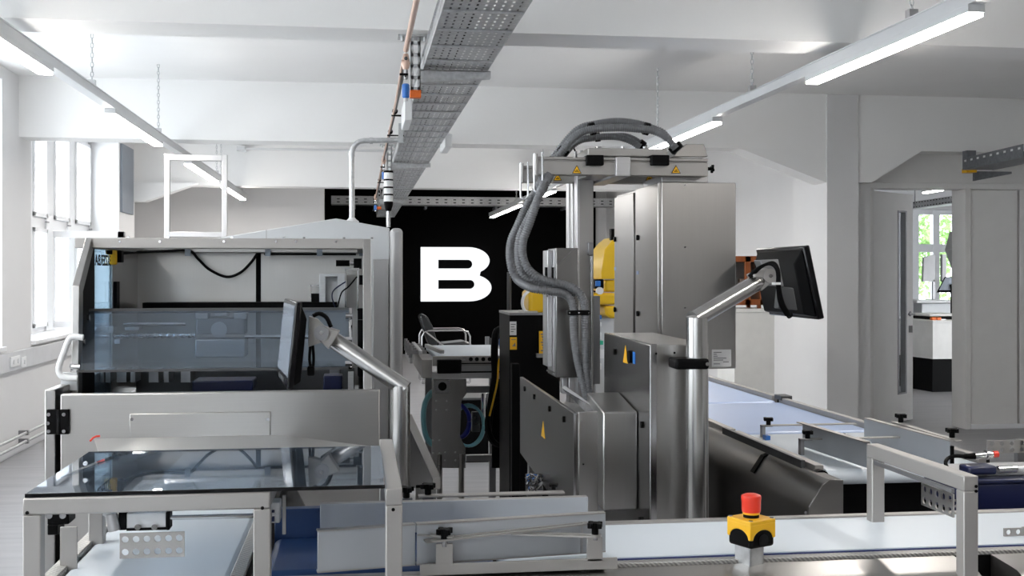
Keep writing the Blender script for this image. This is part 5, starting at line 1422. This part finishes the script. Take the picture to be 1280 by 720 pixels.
# ================================================================ conveyors in the foreground
ZB = .98
YNB, YFB = atZ(900, 693, ZB).y, atZ(900, 652, ZB).y
def legs(R, xs, ys, ztop, m='steel', s=.02):
    for x in xs:
        for y in ys:
            MB().box(x - s, x + s, y - s, y + s, .03, ztop).cyl((x, y, 0), (x, y, .035), .03, 12).build('leg', m, R, bevel=.002)
def white_conveyor():
    xa = at(630, 690, YNB).x; xe = 2.6
    R = thing('cross_conveyor', 'white belt conveyor crossing the foreground under the emergency stop', 'conveyor', (1.2, (YNB + YFB) / 2, 0))
    r = .022
    m = MB(); n = 10
    prof = [(xe, ZB)] + [(xa + r - r * math.sin(math.pi * k / n), ZB - r + r * math.cos(math.pi * k / n)) for k in range(n + 1)] + [(xe, ZB - 2 * r)]
    m.prism([(p[0], YNB + .004, p[1]) for p in prof], (0, YFB - YNB - .004, 0))
    m.build('belt', 'belt_white', R, smooth=True)
    MB().box(xa + .03, xe, YNB - .0, YNB + .004, ZB - .03, ZB - .002).build('belt_edge', 'belt_edge', R)
    MB().box(xa + .02, xe, YNB - .022, YNB, ZB - .05, ZB - .004).build('side_rail', 'ridged_alu', R, bevel=.002)
    MB().box(xa + .02, xe, YNB - .028, YNB - .022, ZB - .05, ZB - .012).build('slot', 'black_matte', R)
    MB().box(xa + .0, xe, YFB, YFB + .022, ZB - .05, ZB + .004).build('side_rail', 'alu_satin', R, bevel=.002)
    # front covers with rounded shoulder; a gap leaves room for the guard post
    g0, g1 = at(1199, 700, YNB - .05).x, at(1246, 700, YNB - .05).x
    for x0, x1 in ((-.16, g0), (g1, xe)):
        pr = [(YNB - .03, ZB - .010)]
        for k in range(7):
            t = k / 6 * math.pi / 2; pr.append((YNB - .10 - .06 * math.sin(t), ZB - .016 - .06 * (1 - math.cos(t))))
        pr += [(YNB - .16, ZB - .22), (YNB - .03, ZB - .22)]
        MB().prism([(x0, p[0], p[1]) for p in pr], (x1 - x0, 0, 0)).build('front_cover', 'steel_h', R, smooth=True)
    MB().box(xa, xe, YNB - .02, YFB + .02, ZB - .2, ZB - .06).build('frame', 'black_plastic', R)
    legs(R, (xa + .15, 1.5, 2.4), (YNB + .02, YFB - .02), ZB - .2)
    for i, p in enumerate((800, 1010)):
        pass
white_conveyor()
def blue_conveyor():
    xa, xb = -.165, at(622, 690, YNB).x
    R = thing('blue_conveyor', 'short blue belt conveyor under the angled guide plates', 'conveyor', ((xa + xb) / 2, (YNB + YFB) / 2, 0))
    z = ZB - .004
    MB().box(xa, xb, YNB, YFB, z - .04, z).build('belt', 'belt_blue', R, bevel=.015, seg=4)
    MB().box(xa, xb, YFB + .002, YFB + .03, z - .05, z + .055).build('rear_guide', 'belt_blue', R, bevel=.002)
    MB().box(xa, xb, YNB - .022, YNB - .002, z - .05, z - .006).build('side_rail', 'alu_satin', R, bevel=.002)
    MB().box(xa, xb, YNB - .02, YFB + .02, z - .2, z - .05).build('frame', 'black_plastic', R)
    legs(R, (xa + .06, xb - .08), (YNB + .03, YFB - .03), z - .2)
blue_conveyor()
def guides():
    # front plate, one end nearer
    R = thing('front_guide', 'front grey guide plate with crossed slotted arms and two black knobs', 'guide', (at(570, 700, 2.0).x, 2.0, ZB))
    ya, yb = 1.945, 2.02
    a0, a1 = at(397, 664, ya), at(397, 710, ya); s0, s1 = at(519, 654, ya + .025), at(509, 701, ya + .025); b0, b1 = at(757, 646, yb), at(757, 692, yb)
    c = at(519, 654, ya + .03)
    def plate(p, q, z0, z1, name):
        d = Vector((q.x - p.x, q.y - p.y, 0)).normalized(); nn = Vector((-d.y, d.x, 0)) * .004
        MB().prism([(p.x, p.y, z0), (q.x, q.y, z0), (q.x, q.y, z1), (p.x, p.y, z1)], nn).build(name, 'grey_guide', R, bevel=.001)
        for k, (za, zb_) in enumerate(((z1 - .002, z1 + .001), (z0 - .001, z0 + .002))):
            f = Vector((d.y, -d.x, 0)) * -.016
            MB().prism([(p.x, p.y, za), (q.x, q.y, za), (q.x + f.x, q.y + f.y, za), (p.x + f.x, p.y + f.y, za)], (0, 0, .003)).build('flange', 'alu_satin', R)
    zz0, zz1 = ZB + .008, a0.z
    m = Vector((c.x, ya + .028, 0))
    plate(Vector((a0.x, ya, 0)), m, zz0, zz1, 'plate')
    plate(m + Vector((.003, 0, 0)), Vector((b0.x, yb, 0)), zz0, zz1, 'plate')
    # bracket bar and uprights in front
    Yr = YNB - .05
    x0, x1 = at(525, 705, Yr).x, at(772, 700, Yr).x
    MB().box(x0, x1, Yr, Yr + .006, at(640, 716, Yr).z, at(640, 702, Yr).z).build('bracket_bar', 'alu_satin', R, bevel=.001)
    for k, (p, t, b) in enumerate((((545, 566), 680, 706), ((734, 753.5), 672, 702))):
        u = MB().px(p[0], t, p[1], b, Yr, Yr + .006).build('upright', 'alu_satin', R, bevel=.001)
        c = at((p[0] + p[1]) / 2, t, Yr + .004)
        MB().cyl(c - Vector((0, 0, .004)), c + Vector((0, 0, .008)), .006, 10).build('stud', 'steel_gloss', u)
        kk = MB(); knob(kk, c + Vector((0, 0, .006)), .0115, .021); kk.build('knob', 'black_plastic', R)
    k1 = at(553, 678, Yr); k2 = at(743, 671, Yr)
    def arm(p, q, w, name='slotted_arm'):
        d = (q - p).normalized(); s = Vector((-d.y, d.x, 0)).normalized()
        for e in (-1, 1): pass
        m = MB().bar(p + s * w * .36, q + s * w * .36, w * .28, .003).bar(p - s * w * .36, q - s * w * .36, w * .28, .003)
        m.bar(p, p + d * w * .4, w, .003).bar(q - d * w * .4, q, w, .003)
        m.build(name, 'alu_satin', R)
    arm(Vector((k1.x - .03, Yr, k1.z + .003)), Vector((at(735, 652, 2.0).x, 2.01, k2.z + .012)), .022)
    arm(Vector((k2.x + .012, Yr, k2.z + .001)), Vector((at(640, 662, 2.0).x, 2.0, k2.z + .0)), .020)
    arm(Vector((k1.x + .02, Yr + .004, k1.z + .008)), Vector((at(523, 659, 2.0).x, 1.98, k1.z + .01)), .018)
    MB().px(726, 655, 729, 692, 2.0, 2.004).build('pin', 'alu', R)
    each(MB().cyl(at(536, 716, Yr + .02), at(536, 722, Yr + .02), .006, 8).cyl(at(756, 703, Yr + .02), at(756, 712, Yr + .02), .005, 8).cyl(at(728, 706, Yr + .02), at(728, 714, Yr + .02), .005, 8), 'bolt', 'steel_gloss', R)
    MB().box(x0 + .02, x1 - .02, Yr + .006, YNB, at(640, 716, Yr).z, at(640, 713, Yr).z).build('fixing_foot', 'black_plastic', R)
    # rear plate
    Q = thing('rear_guide', 'rear blue-grey guide plate behind the front one on the belt', 'guide', (at(570, 640, 2.3).x, 2.3, ZB))
    y = YFB - .03
    p, q = at(400, 631, y), at(735, 621, y)
    MB().box(p.x, q.x, y, y + .004, ZB + .004, (p.z + q.z) / 2).build('plate', 'grey_guide', Q, bevel=.001)
    MB().box(p.x, q.x, y + .004, y + .02, (p.z + q.z) / 2 - .003, (p.z + q.z) / 2).build('flange', 'alu_satin', Q)
    yk = YFB + .05
    c = at(535, 618, yk)
    MB().box(c.x - .02, at(705, 612, yk).x, yk - .012, yk + .012, c.z - .005, c.z - .001).build('slotted_arm', 'alu_satin', Q, bevel=.001)
    MB().box(c.x - .012, c.x + .012, yk - .004, yk + .004, ZB - .1, c.z - .005).build('upright', 'alu_dark', Q)
    kk = MB(); knob(kk, c, .0125, .022); kk.build('knob', 'black_plastic', Q)
    kk = MB(); knob(kk, at(508, 622, yk), .0125, .022); kk.build('knob', 'black_plastic', Q)
    kk = MB(); knob(kk, at(692, 612, yk), .008, .012); kk.build('knob', 'black_plastic', Q)
    MB().box(at(508, 622, yk).x - .012, at(508, 622, yk).x + .012, yk - .008, yk + .008, ZB - .1, at(508, 622, yk).z).build('upright', 'alu_dark', Q)
guides()
def guard_gantry(name, label, X, y0, y1, ztop, w, feet=True):
    R = thing(name, label, 'guard frame', (X, (y0 + y1) / 2, 0))
    MB().box(X, X + w, y0, y1, ztop - w, ztop).build('top_bar', 'alu_satin', R, bevel=.002)
    MB().box(X, X + w, y0, y0 + w, 0, ztop - w).build('post', 'alu_satin', R, bevel=.002)
    MB().box(X, X + w, y1 - w, y1, 0, ztop - w).build('post', 'alu_satin', R, bevel=.002)
    return R
W = .0275
yg = 1.86
gx = at(482, 640, yg).x
gz = at(490, 611, yg).z
G = guard_gantry('guard_gantry', 'slim grey guard post frame over the blue belt', gx, yg, 2.42, gz, W)
disc(MB(), at(491.5, 637, yg), (0, -1, 0), .003, .001, 10).build('bolt_hole', 'black_matte', G)
yr = 1.86
rx = at(1205, 650, yr).x; rz = at(1213, 595, yr).z
yr1 = atX(1083, 555, rx).y
G2 = guard_gantry('guard_gantry', 'slim grey guard frame over the white belt at far right', rx, yr, yr1, rz, W)
m = MB()
for p in ((1220, 608), (1220, 614)): disc(m, at(p[0], p[1], yr), (0, -1, 0), .003, .001, 8)
stuff(m.build('bolt_hole', 'black_matte', G2))
# slotted strip and perforated plate hanging under the right bar
m = perf_plate(MB(), (rx - .004, yr + .03, rz - .080), (0, 1, 0), (0, 0, 1), .115, .042, .003, 5, 2, .0065)
m.build('perforated_plate', 'steel', G2)
MB().box(rx - .007, rx - .001, yr + .03, yr1 - .05, rz - .036, rz - .028).build('slotted_strip', 'alu_dark', G2)
m = perf_plate(MB(), at(1184, 634, yr + .06), (1, 0, 0), (0, 0, 1), .028, .014, .004, 1, 1, .004); m.build('perforated_tab', 'alu_satin', G2)
def glass_table():
    Y0, Y1 = 1.86, 2.27
    x0, x1 = at(28, 640, Y0).x, at(338, 640, Y0).x
    zt = at(180, 619, Y0).z
    R = thing('guard_table', 'grey square tube guard frame carrying a smoked glass sheet at front left', 'guard frame', ((x0 + x1) / 2, 2.1, 0))
    MB().box(x0, x1, Y0, Y0 + W, zt - W, zt).build('front_bar', 'alu_satin', R, bevel=.003)
    for x in (x0, x1 - W): MB().box(x, x + W, Y0, Y0 + W, 0, zt - W).build('post', 'alu_satin', R, bevel=.002)
    for x in (x0, x1 - W): MB().box(x, x + W, Y0 + W, Y1, zt - W, zt).build('side_bar', 'alu_satin', R, bevel=.002)
    MB().box(x0 + .012, x0 + .012 + W, Y1 - W, Y1, 0, zt - W).build('post', 'alu_satin', R, bevel=.002)
    m = MB()
    for p in ((34, 641), (328, 635)): disc(m, at(p[0], p[1], Y0), (0, -1, 0), .003, .001, 8)
    stuff(m.build('bolt_hole', 'black_matte', R))
    gxr = gx - .001
    gl = MB().box(x0 + .003, gxr, Y0 + .004, Y1 + .02, zt + .001, zt + .006).build('smoked_glass', 'smoked_glass', R)
    MB().box(x0 + .003, gxr, Y0 + .002, Y0 + .0045, zt + .0005, zt + .0065).build('glass_edge', 'black_gloss', R)
    # steel strip added for the bright ceiling reflection on the rear glass
    q0, q1 = at(118, 546, 2.5), at(352, 543, 2.5)
    zl = zt + .006
    m = MB().prism([(x0 + .02, Y1 + .022, zl), (gxr, Y1 + .022, zl - .004), (q1.x, 2.5, zl - .004), (q0.x, 2.5, zl - .004)], (0, 0, -.004))
    m.build('reflection_strip', 'steel_h', R)
    MB().tube([at(113, 551, 2.48), at(116, 547.5, 2.49), at(120, 545.5, 2.5), at(125, 545, 2.5)], .0022, 8).build('lid_seal', 'red', R)
    # glass side flap
    MB().prism([(x0 + .16, Y1 + .02, zt), (x0 + .05, Y1 + .01, zt), (x0 + .02, Y0 + .15, zt + .004), (x0 + .10, Y1 - .05, zt + .012)], (0, 0, .003)).build('side_flap', 'clear_glass', R)
    m = MB()
    for p in ((107, 579), (114, 604)): disc(m, at(p[0], p[1], Y0 + .2), (0, -1, 0), .004, .004, 8)
    stuff(m.build('flap_bolt', 'steel_gloss', R))
    # hinge blocks and sensor rail below
    each(MB().px(59, 640, 86, 656, Y0 + .25, Y0 + .3).px(59, 656, 72, 669, Y0 + .25, Y0 + .3), 'hinge_block', 'black_plastic', R, bevel=.002)
    m = MB()
    for p in ((62, 644), (79, 644)): disc(m, at(p[0], p[1], Y0 + .25), (0, -1, 0), .006, .004, 10)
    stuff(m.build('bolt', 'steel_gloss', R))
    MB().px(75, 659, 96, 740, Y0 + .2, Y0 + .205).build('adjust_plate', 'alu_satin', R)
    # sensor with its perforated bracket
    Ys = Y0 + .06
    S = thing('sensor_bracket', 'grey perforated bracket with twelve holes hanging below the glass sheet', 'sensor', (at(190, 680, Ys).x, Ys, at(190, 700, Ys).z))
    a, b = at(150, 698, Ys), at(231, 664, Ys)
    perf_plate(MB(), (a.x, Ys, a.z), (1, 0, 0), (0, 0, 1), b.x - a.x, b.z - a.z, .003, 6, 2, .0056).build('perforated_plate', 'alu_satin', S)
    MB().px(158, 641, 208, 662, Ys + .004, Ys + .03).build('sensor_body', 'white_plastic', S, bevel=.002)
    each(MB().px(148, 640, 158, 663, Ys + .002, Ys + .032).px(207, 640, 212, 663, Ys + .002, Ys + .032), 'end_cap', 'black_plastic', S, bevel=.002)
    MB().px(158, 660, 208, 663, Ys, Ys + .004).build('clamp_rail', 'black_plastic', S)
    each(MB().cyl(at(172, 659, Ys - .004), at(172, 659, Ys + .01), .005, 10).cyl(at(193, 659, Ys - .004), at(193, 659, Ys + .01), .005, 10), 'bolt', 'steel_gloss', S)
    MB().cyl(at(212, 647, Ys + .01), at(340, 644, Ys + .01), .004, 10).build('rod', 'steel_gloss', S)
    MB().cyl(at(139, 642, Ys), at(143, 663, Ys), .010, 12).cyl(at(130, 640, Ys), at(143, 645, Ys), .006, 10).build('swivel', 'alu', S, smooth=True)
    MB().px(150, 636, 160, 640, Ys, Ys + .02).build('hanger', 'alu_satin', S)
    T = thing('side_clamp', 'small silver clamp beside the right post of the guard table', 'clamp', at(345, 655, 2.0))
    MB().px(338, 628, 350, 654, 1.98, 2.02).build('body', 'alu', T, bevel=.002)
    each(MB().px(338, 638, 343, 641, 1.975, 1.98).px(338, 646, 343, 652, 1.975, 1.98), 'slot', 'navy', T)
    MB().px(353, 620, 357, 668, 2.05, 2.06).build('edge', 'alu_satin', T)
glass_table()
def infeed():
    z = ZB
    xa, xb = -.507, -.217
    R = thing('infeed_conveyor', 'pale blue-white belt running under the guard table to the slicing machine', 'conveyor', ((xa + xb) / 2, 2.2, 0))
    MB().box(xa, xb, 1.45, 3.40, z - .04, z).build('belt', 'belt_white', R, bevel=.012, seg=3)
    MB().box(xa - .026, xa, 1.45, 2.55, z - .05, z + .006).build('side_rail', 'ridged_alu', R, bevel=.002)
    MB().box(xb, xb + .024, 1.45, 2.45, z - .05, z + .006).build('side_rail', 'ridged_alu', R, bevel=.002)
    MB().box(xb + .024, xb + .034, 1.45, 3.35, z - .09, z - .002).build('side_skirt', 'black_plastic', R)
    MB().box(xa + .01, xb - .01, 1.5, 3.35, z - .18, z - .05).build('frame', 'alu_dark', R)
    legs(R, (xa + .03, xb - .03), (1.55, 3.3), z - .18)
infeed()
def side_stand():
    # steel stand between glass table and slicing machine
    Y = 2.75
    R = thing('steel_stand', 'dark steel stand with cut corner behind the blue belt', 'stand', (at(380, 640, Y).x, Y, 0))
    MB().prism([at(352, 604, Y), at(366, 604, Y), at(384, 640, Y), at(384, 668, Y), at(384, 740, Y), at(352, 740, Y)], (0, .02, 0)).build('side_plate', 'steel_dark', R)
    MB().px(358, 654, 400, 672, Y + .1, Y + .2).build('shelf', 'steel', R)
    MB().box(at(355, 640, Y).x, at(384, 640, Y).x, Y, Y + .03, 0, at(380, 735, Y).z).build('leg', 'steel_dark', R)
side_stand()
def e_stop():
    Y = 1.95
    c = at(939, 700, Y + .03)
    R = thing('emergency_stop', 'red mushroom emergency stop on a yellow and black box', 'button', (c.x, Y, at(937, 712, Y).z))
    zb, zt = at(937, 686, Y).z, at(937, 651, Y).z
    M = Matrix.Translation((c.x, Y + .03, 0)) @ Matrix.Rotation(math.radians(24), 4, 'Z')
    s = .030; zm = zb + (zt - zb) * .42
    MB().box(-s, s, -s, s, zb, zt - .004).xform(M).build('lower_case', 'black_plastic', R, bevel=.006, seg=3)
    # yellow cover with arched cut-outs
    def arched(m, ax):
        n = 12; pts = []
        for k in range(n + 1):
            t = math.pi * k / n; pts.append((-.024 * math.cos(t), zm - .006 + .017 * math.sin(t)))
        poly = [(-s - .001, zm - .005)] + pts + [(s + .001, zm - .005), (s + .001, zt - .006), (-s - .001, zt - .006)]
        if ax == 'f': return m.prism([(p[0], -s - .0012, p[1]) for p in poly], (0, .004, 0))
        if ax == 'b': return m.prism([(p[0], s + .0012, p[1]) for p in poly], (0, -.004, 0))
        if ax == 'l': return m.prism([(-s - .0012, p[0], p[1]) for p in poly], (.004, 0, 0))
        return m.prism([(s + .0012, p[0], p[1]) for p in poly], (-.004, 0, 0))
    m = MB()
    for ax in 'fblr': arched(m, ax)
    m.box(-s - .0012, s + .0012, -s - .0012, s + .0012, zt - .008, zt)
    m.xform(M).build('yellow_cover', 'yellow', R, bevel=.003, seg=3)
    m = MB()
    for x in (-.026, .026):
        for y in (-.026, .026): m.cyl((x, y, zt - .001), (x, y, zt + .0012), .004, 10)
    stuff(m.xform(M).build('screw', 'steel_gloss', R))
    cc = (c.x, Y + .03, 0)
    MB().lathe((c.x, Y + .03, zt), [(.0145, 0), (.0145, .006)], 24).build('base_ring', 'black_plastic', R, smooth=True)
    MB().lathe((c.x, Y + .03, zt + .006), [(.0155, 0), (.0155, .005)], 24).build('collar', 'yellow', R, smooth=True)
    h = at(937, 622, Y).z - zt
    MB().lathe((c.x, Y + .03, zt + .010), [(.0168, 0), (.0175, .004), (.0175, h - .022), (.0185, h - .016), (.0175, h - .012), (.012, h - .0095), (.004, h - .009)], 28).build('red_knob', 'red', R, smooth=True)
    disc(MB(), M @ Vector((0, -s - .0005, zb + .014)), M.to_3x3() @ Vector((0, -1, 0)), .012, .0015, 20).build('knockout', 'black_gloss', R)
    # bracket
    z0 = ZB - .0398
    m = MB().box(-.022, .012, -.02, -.016, z0, zb).box(-.022, -.018, -.02, .02, z0, zb).box(.008, .012, -.02, .02, z0, zb).xform(M).build('bracket', 'galvanised', R, bevel=.001)
    MB().cyl((c.x + .004, Y + .03, zb - .012), (c.x + .004, Y + .03, zb), .012, 14).build('gland', 'black_plastic', R, smooth=True)
    MB().box(-.03, .03, -.02, .02, z0 - .004, z0).xform(M).build('foot_plate', 'black_plastic', R)
e_stop()
# ---------------------------------------------------------------- long conveyor on the right, running away
def long_conveyor():
    z = .95; xa, xb = 1.30, 1.78; y0, y1 = 2.98, 7.6
    R = thing('long_conveyor', 'long pale blue belt conveyor running away on the right', 'conveyor', ((xa + xb) / 2, 5.0, 0))
    r = .022; n = 10
    prof = [(y1, z)] + [(y0 + r - r * math.sin(math.pi * k / n), z - r + r * math.cos(math.pi * k / n)) for k in range(n + 1)] + [(y1, z - 2 * r)]
    # section ends: pale belt nearest, bluer belts beyond
    cuts = [y0, atX(1040, 585, xa).y, atX(960, 548, xa).y, 7.6]
    cuts = [y0, 3.72, 4.62, 7.6]
    for k in range(3):
        a, b = cuts[k], cuts[k + 1] - .02
        pr = [(b - r + r * math.sin(math.pi * i / n), z - r + r * math.cos(math.pi * i / n)) for i in range(n + 1)] + [(a + r - r * math.sin(math.pi * i / n), z - r - r * math.cos(math.pi * i / n)) for i in range(n + 1)]
        MB().prism([(xa, p[0], p[1]) for p in pr], (xb - xa, 0, 0)).build('belt', 'belt_white' if k == 0 else 'belt_light_blue', R, smooth=True)
        MB().box(xa - .03, xa - .004, a + .02, b, z - .05, z + .012).build('side_rail', 'alu_satin', R, bevel=.002)
        MB().box(xb + .004, xb + .03, a + .06, b, z - .05, z + .02).build('side_rail', 'alu_satin', R, bevel=.002)
        MB().box(xb + .031, xb + .04, a + .06, b, z - .05, z + .012).build('side_slot', 'black_matte', R)
        MB().box(xa + .02, xb - .02, a + .05, b - .05, z - .16, z - .05).build('frame', 'black_plastic', R)
        for x in (xa + .03, xb - .03): MB().box(x - .02, x + .02, (a + b) / 2 - .02, (a + b) / 2 + .02, 0, z - .16).build('leg', 'steel_dark', R)
    each(MB().box(xb + .0, xb + .05, 3.66, 3.74, z + .01, z + .03).box(xb + .0, xb + .05, 4.56, 4.64, z + .01, z + .03).box(xb + .0, xb + .05, 6.1, 6.2, z + .01, z + .04), 'joint_clip', 'dark_grey_plastic', R, bevel=.003)
    # roller bearing at the near left corner
    MB().box(xa - .04, xa - .002, y0 - .0, y0 + .12, z - .06, z - .004).build('bearing', 'black_plastic', R, bevel=.006)
    MB().cyl((xa - .02, y0 - .004, z - .02), (xa - .02, y0 + .02, z - .02), .022, 16).build('tension_roller', 'black_gloss', R, smooth=True)
    MB().cyl((xa - .02, y0 + .02, z - .12), (xa - .005, y0 + .03, z - .05), .014, 14).build('tension_pin', 'steel_gloss', R, smooth=True)
    # dark drip tray below
    # left cover, folded
    q = at(1036, 600.5, 2.82)
    C = thing('belt_cover', 'dark folded stainless cover along the left side of the long conveyor', 'cover', (1.2, 4.0, 0))
    ye = 2.86
    P = lambda px, py: at(px, py, ye)
    poly = [P(1054, 600), P(1037, 600), P(1029, 606), P(1012, 634), P(1011, 648), P(1054, 646)]
    MB().prism(poly, (0, .004, 0)).build('end_plate', 'steel_h', C)
    back = 5.3
    xs = [(p.x, p.z) for p in poly[:5]]
    k = MB()
    body = xs + [(xs[-1][0], .62), (xs[0][0], .62)]
    k.prism([(x, ye + .0045, zz) for x, zz in body], (0, 1.05, 0)).build('cover_section', 'steel_cover', C, bevel=.003)
    # deeper section farther back
    xo = xs[-1][0]
    body2 = [xs[0], xs[1], (xs[2][0] - .01, xs[2][1]), (xo - .05, xs[3][1] - .02), (xo - .06, .45), (xs[0][0], .45)]
    MB().prism([(x, ye + 1.06, zz) for x, zz in body2], (0, back - ye - 1.06, 0)).build('cover_section', 'steel_cover', C, bevel=.003)
    disc(MB(), at(1007, 641, ye - .0), (0, -1, 0), .004, .003, 8).build('screw', 'steel_gloss', C)
    for y in (3.30, 4.05):
        zt = xs[0][1]
        MB().prism([(xs[1][0] + .01, y, zt + .003), (xs[2][0], y, xs[2][1] + .006), (xs[2][0] - .035, y, xs[2][1] - .045), (xs[2][0] - .031, y, xs[2][1] - .047), (xs[2][0] + .003, y, xs[2][1] + .003), (xs[1][0] + .01, y, zt)], (0, .03, 0)).build('cover_clip', 'black_plastic', C)
    for y in (3.2, 5.1): MB().box(xs[0][0] - .05, xs[0][0] - .02, y, y + .03, 0, .63).build('leg', 'steel_dark', C)
    MB().px(957.5, 545, 963, 552, 3.55, 3.58).build('blue_clip', 'blue_part', C)
    # guide bracket with two knobs on the left rail
    B = thing('guide_bracket', 'dark guide bracket with two black knobs on the long conveyor rail', 'bracket', (xa - .02, 3.5, z))
    for (px, py, ylab) in ((960.5, 531, 3.62), (1009.5, 548, 3.25)):
        c = at(px, py, ylab)
        kk = MB(); knob(kk, c, .014, .024); kk.build('knob', 'black_plastic', B)
        MB().box(c.x - .026, c.x - .014, ylab - .01, ylab + .01, z - .005, c.z - .002).box(c.x - .026, c.x + .012, ylab - .01, ylab + .01, c.z - .006, c.z).build('upright', 'alu_dark', B, bevel=.001)
        MB().bar((c.x - .01, ylab, c.z - .002), (c.x + .30, ylab - .02, c.z + .001), .022, .004).build('slotted_arm', 'alu_satin', B, bevel=.001)
    c1, c2 = at(960, 545, 3.62), at(1020, 578, 3.05)
    MB().box(xa - .05, xa - .038, 3.05, 3.75, z - .01, z + .018).build('rail', 'dark_grey_plastic', B, bevel=.001)
    # right hand guide plate on the belt
    T = thing('belt_guide', 'grey slanted guide plate on the near end of the long conveyor', 'guide', (1.5, 3.3, z))
    a, b = Vector((at(1003, 527, 3.37).x, 3.37, 0)), Vector((at(1088, 590, 2.95).x, 2.95, 0))
    zt = at(1086, 553, 2.95).z
    d = (b - a).normalized(); s = Vector((-d.y, d.x, 0)) * .004
    MB().prism([(a.x, a.y, z + .006), (b.x, b.y, z + .006), (b.x, b.y, zt), (a.x, a.y, zt)], s).build('plate', 'grey_guide', T, bevel=.001)
    MB().prism([(a.x, a.y, zt), (b.x, b.y, zt), (b.x - s.x * 5, b.y - s.y * 5, zt), (a.x - s.x * 5, a.y - s.y * 5, zt)], (0, 0, .003)).build('flange', 'alu_satin', T)
    MB().cyl((at(1063, 560, 3.2).x - .02, 3.2, z), (at(1063, 560, 3.2).x - .02, 3.2, zt - .01), .004, 8).build('pin', 'steel_gloss', T)
    # far right guide plate with knobs
    U = thing('end_guide', 'right-hand dark grey guide plate with two black knobs beside the door', 'guide', (1.7, 3.0, z))
    p, q = at(1080, 526, 3.45), at(1187, 555, 2.95)
    zt = at(1187, 552, 2.95).z
    zt0 = zt
    d = (q - p); d.z = 0; d.normalize(); s = Vector((-d.y, d.x, 0)) * .004
    MB().prism([(p.x, p.y, z + .006), (q.x, q.y, z + .006), (q.x, q.y, zt), (p.x, p.y, zt)], s).build('plate', 'grey_guide', U, bevel=.001)
    MB().prism([(p.x, p.y, zt), (q.x, q.y, zt), (q.x + s.x * 5, q.y + s.y * 5, zt), (p.x + s.x * 5, p.y + s.y * 5, zt)], (0, 0, .003)).build('flange', 'alu_satin', U)
    MB().bar((q.x + .006, q.y + .005, z + .006), (q.x + .006, q.y + .005, zt - .012), .01, .02).build('end_block', 'black_plastic', U)
    for px, py, yy in ((1126, 528, 3.28), (1190, 547, 2.98)):
        c = at(px, py, yy); kk = MB(); knob(kk, c, .0145, .026); kk.build('knob', 'black_plastic', U)
    a, b = at(1126, 530, 3.28), at(1190, 549, 2.98)
    MB().bar(a - (b - a) * .15, b + (b - a) * .12, .02, .004).build('slotted_arm', 'alu_satin', U, bevel=.001)
    return z
long_conveyor()
def drive_unit():
    Y = 2.42
    x0 = at(1228, 615, Y).x; x1 = x0 + .35
    zt = at(1250, 598, Y).z; zb = at(1250, 640, Y).z
    R = thing('drive_motor', 'dark blue drive unit with silver connectors at the right edge', 'motor', (x0 + .15, Y + .1, 0))
    MB().box(x0 - .06, x1, Y, Y + .16, zb, zt - .012).build('housing', 'navy', R, bevel=.004)
    MB().box(x0 - .065, x1, Y - .006, Y + .166, zt - .012, zt).build('lid', 'navy', R, bevel=.004)
    MB().box(x0 - .05, x1, Y + .03, Y + .14, zt, zt + .012).build('terminal_plate', 'machine_grey', R, bevel=.003)
    MB().box(x0, x0 + .04, Y + .05, Y + .1, 0, zb).build('stand', 'steel_dark', R)
    MB().box(x1 - .06, x1 - .02, Y + .05, Y + .1, 0, zb).build('stand', 'steel_dark', R)
    yc = Y + .06
    c = thing('sensor_plug', 'silver cable connector with red ring on top of the blue drive unit', 'connector', at(1225, 575, yc))
    MB().cyl(at(1218, 570, yc), at(1240, 568, yc), .0085, 14).build('body', 'steel_gloss', c, smooth=True)
    MB().cyl(at(1232, 568.5, yc), at(1236, 568.2, yc), .0115, 14).build('nut', 'steel_gloss', c, smooth=True)
    MB().cyl(at(1241, 568, yc), at(1247, 567.5, yc), .008, 14).build('red_cap', 'red', c, smooth=True)
    MB().cyl(at(1206, 570.5, yc), at(1219, 570, yc), .006, 12, .008).build('boot', 'black_plastic', c, smooth=True)
    MB().tube(curve([at(1207, 570.5, yc), at(1194, 570, yc), at(1185, 573, yc), at(1182, 580, yc - .02), at(1188, 590, yc - .02)], 6), .0045, 8).build('cable', 'black_plastic', c, smooth=True)
    yd = Y + .02
    c = thing('motor_plug', 'blue and silver motor plug lying on the blue drive unit', 'connector', at(1230, 595, yd))
    MB().px(1212, 583, 1247, 594, yd - .02, yd + .03).build('body', 'navy', c, bevel=.006, seg=3)
    MB().cyl(at(1247, 587, yd), at(1270, 586, yd), .0085, 14).build('sleeve', 'steel_gloss', c, smooth=True)
    MB().cyl(at(1265, 586, yd), at(1290, 584, yd), .0055, 12).build('cable', 'white_plastic', c, smooth=True)
    # perforated plates
    yp = 2.75
    P = thing('perforated_plate', 'grey plate with two rows of round holes behind the blue drive unit', 'plate', (at(1260, 560, yp).x, yp, 0))
    a, b = at(1233, 567, yp), at(1295, 549, yp)
    perf_plate(MB(), (a.x, yp, a.z), (1, 0, 0), (0, 0, 1), b.x - a.x, b.z - a.z, .003, 5, 2, .0062).build('sheet', 'alu_satin', P)
    MB().box(b.x - .05, b.x - .03, yp + .003, yp + .02, 0, b.z).build('stand', 'alu_dark', P)
    yq = YNB + .06
    a, b = at(1254, 670, yq), at(1290, 659, yq)
    Q = thing('perforated_tab', 'small plate with round holes over the belt under the drive unit', 'plate', (a.x, yq, a.z))
    perf_plate(MB(), (a.x, yq, a.z), (1, 0, 0), (0, 0, 1), b.x - a.x, b.z - a.z, .003, 3, 1, .0052).build('sheet', 'alu_satin', Q)
    MB().box(at(1279, 660, yq).x, at(1290, 660, yq).x, yq + .003, yq + .006, b.z, zt - .05).build('hanger', 'alu_dark', Q)
drive_unit()
